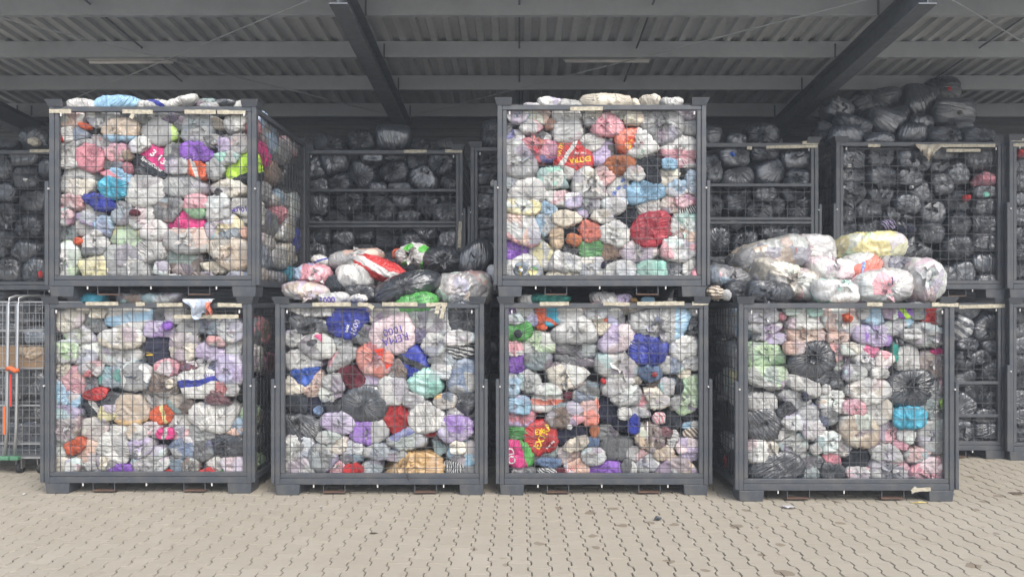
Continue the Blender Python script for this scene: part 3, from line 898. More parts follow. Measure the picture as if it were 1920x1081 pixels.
L('U3', 930, 360, 4.8, '''550 60 250 130 0 F w,pk,br
690 75 180 130 0 F lv,w
250 135 340 140 0 F w,ye
470 150 170 110 0 F lb
840 120 230 170 0 F g,w
1050 125 270 160 0 F w
790 155 130 120 0 F dn,lv
1380 115 220 190 0 O w; plain white bag;
1210 235 250 210 0 C k; black garment spilling out;
1580 115 240 160 0 F tn,pk
1690 85 230 120 0 F pk
1720 155 180 80 0 C k; black and white speckled cloth; zs:20:.02:w
245 355 330 330 0 F w,pe,pk; large clear bag of pale clothes;
460 285 250 220 0 F lb,w; pale blue and white bag;
620 250 310 130 0 C cr; beige garment collar;
670 330 180 170 0 C k; black garment hollow;
545 400 130 230 0 C tn
700 430 140 110 0 C rs
840 350 190 200 0 C cl; coral cloth;
850 505 260 150 0 O gd; dull green bag;
1060 385 310 260 0 F w; off white quilted bag;
950 215 250 120 0 F cr,w
1385 330 360 280 0 O cs; crimson red bag;
1690 335 260 290 0 F w,mt,pe
1640 510 350 210 0 F w,pk,pe
1280 545 400 200 0 F pw,pk,w; pale pink tied bag; k
1010 540 180 170 0 C br
175 520 230 210 0 O pu; purple bag at left post;
680 520 140 110 0 K k
420 565 310 210 0 F w,lg,ye
640 630 370 190 0 F w
245 690 350 250 0 F w,st; clear bag with yellow printed shirt;
220 695 130 120 0 C st; dark shirt with yellow lettering;
325 720 90 110 0 C gd; shirt with green and yellow print; bd:60:.0:.03:ye
640 765 350 100 0 O cr; flat cream bag on the floor;
860 670 340 170 0 F w,cr
970 660 55 80 0 C nv
1090 725 390 180 12 F w,g
1400 715 330 190 0 F mt; mint green bag on the floor;
1590 690 190 120 0 F dg
1750 700 150 180 0 F w,g
1650 775 160 70 0 O w
1780 745 80 110 0 C pk''')
L('L3', 930, 550, 4.8, '''270 50 130 80 0 F w
500 55 360 90 0 O tl; teal bag on the heap top;
970 45 210 110 0 O w
1160 55 160 90 0 F lv
1235 60 70 45 0 C am; amber cloth scrap;
1370 60 110 60 0 O lb
130 155 100 80 0 F pu
250 155 190 110 0 F w
170 225 180 100 0 F g
320 225 140 120 0 F lv,bl
400 190 120 170 0 O or; orange red cloth bag;
490 195 190 180 0 O cy; turquoise and orange bag; bd:60:-.05:.018:or
410 285 100 90 0 O or
210 340 250 170 0 O gn; green bag with dark gap;
205 365 80 75 0 C k
640 195 290 160 0 F w
700 320 490 260 0 F w,g,g; big grey and white bag; sp:-90:.01:g
900 175 210 140 0 F w,pk
770 290 80 140 0 C w
920 235 140 100 0 O cr
970 310 140 130 0 O cr
990 245 55 55 0 C or
1070 225 170 160 0 F lv,g
1180 145 270 90 0 F br,tn
1085 395 340 230 0 F pw,lv; lilac and pink bag;
1440 285 630 340 0 F g,g,dg; large grey knotted bag with pale blue end; k,sp:0:.16:lb
1780 300 100 150 0 K k
1800 150 120 100 0 F g
350 460 380 230 0 F w,w,lg; whitish bag with green tint; k
170 495 170 130 0 F w,pk
720 505 350 140 0 F dg; dark grey film bag; k
190 635 180 170 0 O pu; violet blue bag;
370 610 260 160 0 F dg
700 600 400 120 0 F dg
1360 510 330 260 0 O bl; round royal blue bag;
1690 495 290 210 0 F w,g
1750 615 180 150 0 F w
1090 645 440 240 0 F g,w; silver grey bag;
1550 640 310 150 0 F g,dn
1390 715 210 160 0 C dn
1420 725 60 40 0 C rd; small red rag;
1560 760 130 80 0 C k
640 745 490 220 0 F w,w,cr; long white bag;
145 825 140 190 0 F lb,g
290 790 250 190 0 F g,w; grey bag with black tie; k
1100 835 410 160 0 F w
1270 780 90 70 0 O cr
970 790 60 50 0 C rd
1710 725 120 110 0 C cr; cream toy;
1640 850 110 100 0 C k
1540 830 170 160 0 F st,w
1430 815 130 100 0 C br
1760 860 200 250 0 F lg,w; pale green bag at right post;
820 865 250 130 0 F dg''')
L('L3', 930, 720, 4.8, '''480 45 360 100 0 F w
810 80 290 170 0 F dg,g
1150 95 370 180 0 F w,g
1425 115 310 190 0 F cr,cr,pk; cream bag with pink;
1340 155 160 140 0 F pk,g
1690 175 250 170 0 F g,lg
200 190 190 160 0 F lb,lv
190 285 300 170 0 O pk,lv; orchid pink bag;
480 155 370 190 0 F w,cl; white bag with red band; bd:-90:.0:.03:or
645 100 80 80 0 C mr
610 275 440 230 0 F br,g,pk; clear bag of brown clothes;
845 240 200 260 0 F cl,pe; coral striped bag;
1010 235 270 240 0 C nv; dark blue jeans;
1150 345 260 170 0 C nv
1240 355 110 180 0 C bl
1160 265 120 110 0 O w
1290 255 210 100 0 F g
400 485 290 300 0 O rd; red bag with yellow letters;
680 460 310 210 0 C nv; dark navy garment;
660 380 60 50 0 C w
185 440 190 130 0 O gn
200 620 240 250 0 O hp; hot pink and green bag; sp:15:.05:gn
720 540 250 110 25 C cr; cream sock;
1010 445 230 140 0 F dg
890 430 90 120 0 C rs
1080 570 370 210 0 C dg; pile of dark garments;
870 530 110 90 0 C dn
1400 475 300 270 0 F tn,br; taupe bag with white cord;
1465 310 110 110 0 C pk; red and white patterned cloth; zs:30:.03:w
1590 330 200 160 0 C k
1730 295 120 100 0 C k
1530 445 120 100 0 F mr
1600 500 110 200 0 C w; white striped cloth; zs:80:.03:g
1760 375 150 80 0 F lb,w
1760 440 140 110 0 C br; brown patterned cloth; zs:40:.03:cr
1730 555 220 150 0 F pw,lv
460 645 280 160 0 F br,dg
490 705 270 100 0 C dn; blue jeans leg;
680 645 290 160 0 F pe,w
870 645 240 150 0 F w
730 745 240 180 0 F pw,pe; pale peach bag with print;
980 770 320 160 0 O pu; purple bag on the floor;
1270 625 290 120 0 F dp,g
1330 705 340 180 0 F g,w
1170 745 110 140 0 C dg
1230 765 80 110 0 C w
1510 625 200 120 0 F tn
1620 740 390 200 0 F tn,g,g; wide tan and grey bag;
1740 630 180 130 0 F lv,g
230 790 250 90 0 F dg,g
130 760 110 90 0 C k
460 790 170 80 0 C w; black and white striped cloth; zs:60:.02:k
580 795 90 90 0 C mr''')
L('L4', 1380, 560, 4.571, '''225 150 270 150 0 F w,w,g; white bag with white handles; k
210 245 210 90 0 F g
270 280 310 130 0 F w,lv
400 150 70 70 0 C pk; red pink scrap;
490 95 140 80 0 F w
590 175 340 190 0 F w,w,pw; milky white bag;
670 110 130 90 0 F mt
910 195 330 230 0 F w,pe; bag with orange red triangle;
955 165 70 80 0 C or
1100 115 100 100 0 F g
1180 135 180 160 0 F lb; faded denim bag;
1320 115 140 120 0 F lg,g
1440 115 150 100 0 C pu; purple and lime cloth; bd:40:.0:.02:lm
1450 175 180 120 0 F lb,w
1560 110 150 130 0 F dg
1690 150 170 140 0 O rd; red bag in the upper right;
1765 150 90 140 0 F w
600 325 350 240 0 F pe,pe,pw; pale peach bag;
500 425 190 110 0 F pe,cr
330 345 220 100 0 F lv
260 470 340 210 0 F lg,lg,gd; light green tied bag; k
640 515 420 310 0 K k; large black bag with radiating folds; k
880 345 180 120 0 F pe
860 455 120 180 0 F cl,w
1170 305 440 190 0 F lv,lv,pu; lilac bag with purple tie; k
1350 250 180 120 0 F w,g
1480 300 190 100 0 F w,g
1620 305 390 210 0 F g,dg,w; grey olive bag; k
970 425 190 100 0 F cr,w
1130 455 230 120 0 F w,hp
1100 545 310 170 0 F w,g
930 560 210 150 0 F br,g
1250 530 150 140 0 F pk,w
1380 470 60 170 0 C tl; dark green strap;
1480 525 190 230 0 O w; crumpled white bag;
1690 555 260 260 0 F mv,br; mauve brown bag;
1750 460 120 60 0 C hp; hot pink cloth strip;
270 670 350 190 0 F lg,lg,w; light green film bag;
590 750 290 130 -15 C w; white lacy garment;
770 775 80 80 0 C w
790 690 250 140 0 K k
1010 625 240 130 0 F g
1100 775 420 230 0 F w,cr,cr; large cream white bag;
1220 630 150 90 0 O w
1500 765 430 330 0 K k; big black bag at the right; k
1710 800 190 210 0 F dg,g
1785 770 70 150 0 F pk,w
820 845 210 130 0 F w,br''')
L('L4', 1380, 730, 4.571, '''230 110 250 170 0 F w; quilted white bag;
510 85 340 160 0 F g
590 60 80 90 0 C nv; navy cloth scrap;
820 115 210 160 0 F w,tn
1220 190 250 190 0 F cr,w
1000 150 200 120 0 F pk,g
1680 155 220 200 0 F dg,g
1780 130 55 100 0 C lm; lime yellow scrap;
430 180 170 100 40 K k
240 300 300 280 0 K k; black bag at left post;
620 245 290 210 0 F lv,g
660 335 180 160 0 F w
480 285 190 130 0 F w,lv
430 370 200 90 25 O w; crumpled white plastic;
790 240 140 130 0 F dg
1030 335 350 280 0 F tn,g,cr; beige film bag;
1470 240 260 170 0 O cy; bright sky blue bag;
1310 365 290 190 0 F mv,pk
1450 395 170 160 0 F w,mt
1690 390 270 300 0 F g,lv,st; large blue grey bag;
490 465 340 170 0 F g
770 445 290 180 0 F g,w
880 490 270 170 0 F w,cr
190 525 190 180 0 F w,cr
310 515 120 130 0 F cr
1300 540 340 160 0 F w,g
1420 475 140 90 0 F pk
330 655 450 230 0 K k; long black bag on the floor;
650 660 290 230 0 F dg,k
820 700 190 150 0 K k
690 510 90 90 0 O w; white handle loop;
830 620 180 150 -40 C pk; pink garment;
1050 600 260 230 40 C k; black garment;
1560 565 230 120 0 F g,pe
1290 685 370 230 0 F w,pk,st; tied bag of white and pink; k
1060 725 190 140 0 F pk,w
1650 685 340 230 0 F pk,pk,pw; pink bag in the bottom corner;''')
L('L4', 1320, 550, 2.843, '''90 140 90 150 0 F w,g
150 155 60 130 0 F w,lb
100 300 120 110 0 F g
155 350 70 110 0 F w
115 430 100 100 0 F w,ye
90 490 100 110 0 F w
145 540 80 100 0 F w
115 650 130 140 0 K k
120 795 80 100 0 F w
150 900 70 120 0 K k
108 905 34 80 0 C rd; red cloths on the side;''', 'left')
L('L2', 520, 430, 4.571, '''310 385 300 190 -10 F pk,lb,w; pink and pale blue clear bag;
370 270 160 90 -15 O w; white bag corner with blue edge; bd:-70:.0:.01:bl
240 530 400 160 -5 F pw,w,tn; pale pink clear bag;
490 590 270 100 0 O w; white bag with purple print;
670 250 460 160 10 F g,g,pe; wide grey film bag;
680 405 340 200 0 O w; bright white bag;
480 460 150 160 0 C k; black cloth;
720 540 310 140 0 K k; small black bag at the rail;
690 590 150 80 0 C w; white cloth on the rail;
900 345 480 190 -24 O rd; red bag with broad white band; f,bd:-115:.0:.032:w
1030 210 100 100 0 O or; orange red bag end;
1180 225 310 220 0 O w; white and green tied bag; k,f
1140 325 110 130 0 C k; black cloth under the green-white bag;
1110 490 560 240 20 K k; long shiny black pillow bag; f
1400 250 340 210 0 K k; black bag tied in a swirl; k,f
1690 260 350 250 15 K k; black bag against the right stack;
1610 500 500 280 0 F w,pe,g; large milky bag at the right;
1850 430 120 230 0 F w; thin white bag at the right edge;''', 'heap')
L('L4', 1320, 430, 4.174, '''190 375 340 190 -15 F dg,dg,pk; bag of dark clothes at left end;
510 220 570 260 14 F g,tn,dg; large clear bag with tan clothes;
860 150 310 210 0 F w,g,pw; milky bag at the back;
1280 155 540 240 0 F ye,w,lg; pale yellow and green bag;
1000 320 350 190 0 F pw,w; pale pink film bag;
1240 310 300 240 25 O cl; orange bag with blue oval print; sp:120:.08:w
1520 300 340 200 0 F dg,dg,g; dark grey bag;
1725 415 300 350 0 F w,g,pw; tall milky bag at right end;
640 395 510 240 -15 F cr,w,pk; cream tied bag; k
1390 450 430 260 0 F w,w,pk; clear bag tied with blue string; k
1020 485 360 180 0 F w,w,mt; white bag at the front;
500 485 370 170 -10 K k; black bag at the front rail;
270 465 210 130 0 K k
95 500 130 110 0 C cr; beige striped cloth hanging out; zs:85:.03:br
180 510 70 90 0 C w; white cloth hanging out;''', 'heap')
L('B5', 1530, 140, 4.923, '''1150 150 340 240 -20 K k; topmost black bag with red spot;
930 255 300 290 -15 K k
520 275 560 240 14 K k; long black bag in the heap;
1240 360 370 250 15 K k; black bag with round hole;
640 465 430 250 -15 K k
960 450 230 170 0 K k
880 555 290 190 0 K k
350 490 390 190 -18 K k
260 575 340 210 0 K k
570 605 310 130 0 K k
1170 575 340 180 0 K k; ;k
1470 570 330 180 0 K k
1350 495 210 120 0 K k
200 335 280 220 0 K k
70 520 160 170 0 K k
760 400 200 200 0 K k''', 'heap')
L('B5', 1540, 260, 3.603, '''195 150 210 170 0 K k
390 130 180 140 0 K k; ;k
600 160 230 180 0 K k
805 100 180 120 0 K k
1040 150 210 160 0 K k
810 190 170 90 0 K k
200 255 210 120 0 K k
390 260 230 170 0 K k
590 265 180 120 0 K k
870 250 230 170 0 K k
1090 360 160 100 0 K k
185 380 200 160 0 K k
385 390 210 150 0 K k
670 365 230 180 0 K k
560 445 200 140 0 K k
800 310 160 140 0 K k
910 430 230 180 0 K k
1095 460 160 140 0 K k
290 485 210 140 0 K k
150 515 140 120 0 K k
510 530 240 190 0 K k
740 505 220 200 0 K k
910 585 160 160 0 K k
1080 590 200 180 0 K k
170 615 160 140 0 K k
310 615 190 150 0 K k
720 640 210 140 0 K k
900 725 230 190 0 K k
640 725 240 180 0 K k
1080 700 170 130 0 K k
950 910 240 180 0 K k
1080 850 200 180 0 K k
1100 970 160 110 0 K k
830 940 140 160 0 K k
160 760 190 160 0 K k
350 760 210 170 0 K k
200 920 240 170 0 K k
450 920 240 170 0 K k
680 900 220 170 0 K k
540 615 190 120 0 C nv; navy garment;
1090 285 160 100 0 C pk; pink towel;
1095 380 60 42 0 C mt; turquoise rag;
445 580 110 80 0 C lv; flowery lilac rag; zs:40:.03:k
528 672 36 50 0 C lm; yellow green scrap;
970 402 50 50 0 C rd; small red scrap;
175 190 42 30 0 C w; white scrap;
600 330 24 30 0 C w
912 262 22 16 0 C w
125 72 20 18 0 C w''')
L('B4', 1310, 130, 2.515, '''60 318 100 110 0 K k
290 322 170 110 0 K k; ;k
175 345 100 80 0 K k
160 420 160 100 0 K k; black bag with blue mark;
305 395 140 70 0 K k
450 430 180 120 0 K k
60 475 90 130 0 K k
175 512 175 115 0 K k
330 487 200 165 0 K k
460 522 140 100 0 K k; ;k
60 645 100 110 0 K k; ;k
195 622 160 110 0 K k
310 590 110 70 0 K k
280 672 150 90 0 K k; ;k
370 642 100 100 0 K k
480 660 150 120 0 K k
450 590 130 70 0 K k
80 800 130 140 0 K k
220 812 150 110 0 K k
350 775 160 90 0 K k
465 775 120 80 0 K k
155 730 130 70 0 K k
320 850 150 90 0 K k
460 860 150 110 0 K k
100 940 160 120 0 K k
270 950 170 120 0 K k
430 960 170 120 0 K k
155 405 26 34 20 C bb; small blue rag;''')
L('B2', 540, 210, 3.488, '''285 232 205 150 0 K k; ;k
480 200 205 150 0 K k; ;k
690 180 245 165 0 K k; boxy black bag on top;
860 225 130 120 0 K k; ;k
1030 220 110 100 0 K k
300 335 210 170 0 K k
180 375 190 160 0 K k
480 395 225 235 0 K k
705 392 225 195 0 K k; ;k
845 312 170 140 0 K k; ;k
1005 342 180 155 0 K k
895 432 215 175 0 K k
1065 445 140 150 0 K k; ;k
205 475 170 120 0 K k
345 472 150 120 0 K k; ;k
590 502 140 100 0 K k
735 502 200 80 0 K k
690 288 180 50 0 K k
560 300 160 80 0 K k
200 612 170 160 0 K k
410 592 200 160 0 K k; ;k
570 572 150 110 0 K k
735 572 190 130 0 K k
640 652 180 150 0 K k; ;k
920 612 200 160 0 K k; ;k
1040 662 170 150 0 K k
790 692 160 100 0 K k
320 682 170 110 0 K k
515 702 180 80 0 K k
180 722 120 90 0 K k
200 802 170 130 0 K k
380 822 180 130 0 K k
490 792 160 110 0 K k
640 832 210 160 0 K k
840 852 200 140 0 K k
900 782 170 130 0 K k
1050 832 150 150 0 K k
190 930 170 140 0 K k
350 930 170 140 0 K k
500 930 210 130 0 K k
700 960 190 130 0 K k
900 960 190 130 0 K k
1050 960 150 130 0 K k''')
L('B3', 540, 210, 3.488, '''1325 150 130 180 10 K k; upright black bag on top;
1310 310 140 80 0 K k
1310 375 150 90 0 K k
1300 440 150 90 0 K k
1310 505 150 90 0 K k
1300 590 150 120 0 K k
1320 660 120 70 0 K k
1300 730 160 110 0 K k
1310 810 150 100 0 K k
1300 900 160 130 0 K k
1340 470 40 60 0 C w; flowery whitish rag;''')
L('B1', 0, 230, 3.28, '''60 140 170 60 0 K k
220 115 190 150 0 K k
250 132 70 60 0 C cr; cream rag on the top rail;
40 280 130 170 0 K k
180 225 210 100 0 K k
290 280 90 120 0 K k
190 340 170 150 0 K k
50 430 120 130 0 K k
205 482 180 155 0 K k
60 570 170 180 0 K k
190 640 180 150 0 K k
50 720 130 110 0 K k
170 790 200 150 0 K k
90 910 200 200 0 K k
235 920 140 180 0 K k
10 780 80 110 0 K k
-60 300 150 170 0 K k
-70 450 150 170 0 K k
-70 620 150 170 0 K k
-80 800 150 170 0 K k
-60 940 150 140 0 K k
262 930 24 50 0 C rd; small red scrap;
178 355 40 26 0 C w; small white scrap;''')
L('LB5', 1760, 560, 3.375, '''200 75 190 100 0 K k
130 190 120 160 0 K k; black bag with pale stripes; zs:60:.09:g
300 195 250 190 0 K k; large black bag, knotted; k
165 285 130 90 0 K k
345 308 130 80 0 K k
150 375 130 130 0 K k
290 372 140 90 0 K k; ;k
330 455 180 140 0 K k
190 505 160 100 0 K k
230 590 170 120 0 K k
325 645 200 150 0 K k
160 680 130 170 0 K k
295 735 180 80 0 K k
290 822 200 120 0 K k
275 912 210 120 0 K k; ;k
140 830 120 130 0 K k
130 930 130 120 0 K k''')
L('B6', 1880, 250, 3.375, '''130 60 110 90 0 K k
110 110 110 100 0 K k
120 200 120 120 0 K k
110 310 120 120 0 K k
120 420 120 120 0 K k
110 530 120 120 0 K k
120 640 120 120 0 K k
110 750 120 120 0 K k
115 860 120 120 0 K k
95 135 40 60 0 C rd; rusty red rag;''')
L('LB6', 1880, 570, 3.375, '''110 60 110 100 0 K k
110 160 120 120 0 K k
120 270 120 120 0 K k
110 380 120 120 0 K k
120 490 120 120 0 K k
110 600 120 120 0 K k
120 710 120 120 0 K k
110 830 120 120 0 K k''')
L('LB1', 0, 560, 3.28, '''60 80 150 110 0 K k
200 90 150 120 0 K k
60 200 150 140 0 K k
200 215 160 140 0 K k
70 340 160 140 0 K k
210 350 150 140 0 K k
60 480 150 140 0 K k
205 490 160 140 0 K k
70 620 160 140 0 K k
210 640 150 140 0 K k
60 760 150 140 0 K k
205 780 160 140 0 K k
70 890 160 120 0 K k
210 900 150 110 0 K k''')

# ------------------------------------------------------------------ bag geometry
def ico(sub):
    bm = bmesh.new(); bmesh.ops.create_icosphere(bm, subdivisions=sub, radius=1)
    v = np.array([x.co[:] for x in bm.verts]); f = np.array([[l.index for l in p.verts] for p in bm.faces], dtype=np.int32); bm.free()
    return v / np.linalg.norm(v, axis=1, keepdims=True), f
ICO = {s: ico(s) for s in (2, 3, 4, 5)}
def quick_mesh(name, v, f, mat):
    me = bpy.data.meshes.new(name); n = len(f)
    me.vertices.add(len(v)); me.vertices.foreach_set('co', np.asarray(v, np.float32).ravel())
    me.loops.add(n*3); me.loops.foreach_set('vertex_index', f.ravel())
    me.polygons.add(n); me.polygons.foreach_set('loop_start', np.arange(0, n*3, 3, dtype=np.int32))
    try: me.polygons.foreach_set('loop_total', np.full(n, 3, dtype=np.int32))
    except Exception: pass
    me.update(calc_edges=True); me.materials.append(mat); me.shade_smooth(); return me
def waves(rg, n, fmin, fmax):
    k = rg.normal(size=(n, 3)); k /= np.linalg.norm(k, axis=1, keepdims=True)
    return k * rg.uniform(fmin, fmax, (n, 1)), rg.uniform(0, 6.28, n)
def wsum(p, kw, mode='s'):
    s = np.sin(p @ kw[0].T + kw[1])
    if mode == 'r': s = 1 - 2*np.abs(s)**.8
    return s.mean(axis=1) * 2

class Bag: pass
PC = {}
for k, c in cages.items():
    PC[k] = dict(cx=c.location.x, Yf=c.location.y, z0=c.location.z, hw=W/2 - .035, D=D, fp=.036, zf=.16)
PC['RC'] = dict(cx=(xl+xr)/2, Yf=ZR, z0=0, hw=(xr-xl)/2-.02, D=.72, fp=.06, zf=.19)
L('RC', 0, 560, 3.28, '''200 60 130 60 0 K k
200 230 150 70 0 F st; grey clear bag over the wooden crate;
100 240 140 70 0 K k
30 230 120 80 0 K k
200 330 150 70 0 C tn; tan cloth hanging in the roll cage;
200 520 170 150 0 K k
80 540 160 150 0 K k
0 540 150 150 0 K k
190 680 170 150 0 K k
60 690 160 150 0 K k
200 830 160 140 0 K k
70 830 160 140 0 K k''')
rg0 = np.random.default_rng(11)
BAGS = {}
for cg, ox, oy, sc, txt, mode in LISTS:
    P = PC[cg]
    for line in txt.strip().split('\n'):
        pr = [q.strip() for q in line.split(';')]
        t = pr[0].split(); b = Bag()
        b.x, b.y, b.w, b.h, b.rot = (float(q) for q in t[:5]); b.kind = t[5]; b.cols = t[6].split(',')
        b.desc = pr[1] if len(pr) > 1 else ''; b.opts = [o for o in (pr[2].split(',') if len(pr) > 2 else []) if o]
        b.mode = mode; b.cage = cg
        px, py, pw, ph = ox + b.x/sc, oy + b.y/sc, b.w/sc, b.h/sc
        b.px, b.py, b.pw, b.ph = px, py, pw, ph
        Yf, z0 = P['Yf'], P['z0']
        bk = cg[0] == 'B' or cg[:2] == 'LB'
        if mode == 'front':
            Z = Yf + P['fp']
            rx, rz = pw*Z/F/2, ph*Z/F/2; mm = math.sqrt(rx*rz)
            ry = min(.30, max(.06, .95*mm))
            if b.kind == 'C': ry = min(ry, .14)
            X, z = wx(px, Z), wz(py, Z)
            Y = Yf + P['fp'] + ry*(.9 if bk else .66)
            if z > z0 + 1.77 and cg != 'RC': Y += .10
            rx, rz = rx*Y/Z, rz*Y/Z; X, z = wx(px, Y), wz(py, Y)
            b.R = np.array([rx, ry, rz])
        elif mode in ('right', 'left'):
            X = P['cx'] + (1 if mode == 'right' else -1) * (P['hw'] - .01)
            Z = min(max(X*F/(px - CXP), Yf + .08), Yf + D - .08)
            ry = min(.3, abs(X*F/(px - CXP)**2) * pw / 2); rz = ph*Z/F/2; rx = min(.24, max(.07, .9*math.sqrt(ry*rz)))
            Y, z = Z, wz(py, Z); X += -rx*.8 if mode == 'right' else rx*.8
            b.R = np.array([rx, ry, rz])
        else:
            top_py = CYP - (z0 + 1.8 - CH)*F/Yf
            tt = max(0, (top_py - py) / 125.)
            Y = Yf + .22 + 1.05*tt; Z = Y - .03 - (.12 if 'f' in b.opts else 0); Y = Z + .03
            rx, rz = pw*Z/F/2, ph*Z/F/2; ry = min(.34, .95*math.sqrt(rx*rz))
            if b.kind == 'C': ry = min(ry, .12)
            X, z = wx(px, Z), wz(py, Z); b.R = np.array([rx, ry, rz])
        b.c = np.array([X, Y, z]); a = math.radians(b.rot)
        b.M = np.array([[math.cos(a), 0, -math.sin(a)], [0, 1, 0], [math.sin(a), 0, math.cos(a)]])   # local -> world
        b.over = False; b.recess = 0; b.free = 'f' in b.opts; b.wt = 1.16 if (b.kind == 'O' and b.desc) or (b.kind in 'KC' and mode == 'front' and cg[0] in 'UL' and cg[1] != 'B' and b.w*b.h > 30000) or (mode == 'heap' and b.free) else 1.
        BAGS.setdefault(cg, []).append(b)

def mode_free(b, q): return True
def extent(b, n): 
    q = n @ b.M
    return 1 / math.sqrt(((q / b.R)**2).sum())
ORD = ['first', 'second', 'third', 'fourth', 'fifth', 'sixth', 'seventh', 'eighth', 'ninth', 'tenth', 'eleventh', 'twelfth', 'thirteenth', 'fourteenth', 'fifteenth', 'sixteenth', 'seventeenth', 'eighteenth']
tufts = []
def tuft(seed):
    rg = np.random.default_rng(seed); V, Fc = [], []; nr, ns = 7, 22
    for i in range(nr):
        t = i/(nr-1)
        for k in range(ns):
            a = 2*math.pi*k/ns
            rr = (.030*(1-t)**2 + .010 + .052*t**1.4) * (1 + .45*t*math.sin(3*a + rg.uniform(-.2, .2) + seed) + .3*t*math.sin(7*a + seed*2))
            h = .0 + .05*t + .022*t*math.sin(5*a + seed*3) - .01
            V.append((rr*math.cos(a), rr*math.sin(a)*(.55 + .2*math.sin(seed)), h))
    for i in range(nr-1):
        for k in range(ns):
            p, q = i*ns + k, i*ns + (k+1) % ns
            Fc += [(p, q, q+ns), (p, q+ns, p+ns)]
    return np.array(V), np.array(Fc, dtype=np.int32)
TUFT = [tuft(i) for i in range(4)]
tuft_me = {(k, i): quick_mesh('knot', TUFT[i][0], TUFT[i][1], M_BAG[k]) for k in 'FOK' for i in range(4)}

def setprops(o, A, B, C_, pat=0., axis=(1., 0., 0.), off=0., wid=.05, veil=.3, tie=(0., 0., 1.)):
    o['tint_a'] = [float(x) for x in A]; o['tint_b'] = [float(x) for x in B]; o['tint_c'] = [float(x) for x in C_]
    o['pattern'] = float(pat); o['axis'] = [float(x) for x in axis]; o['offset'] = float(off); o['width'] = float(wid); o['veil'] = float(veil); o['tie'] = [float(x) for x in tie]

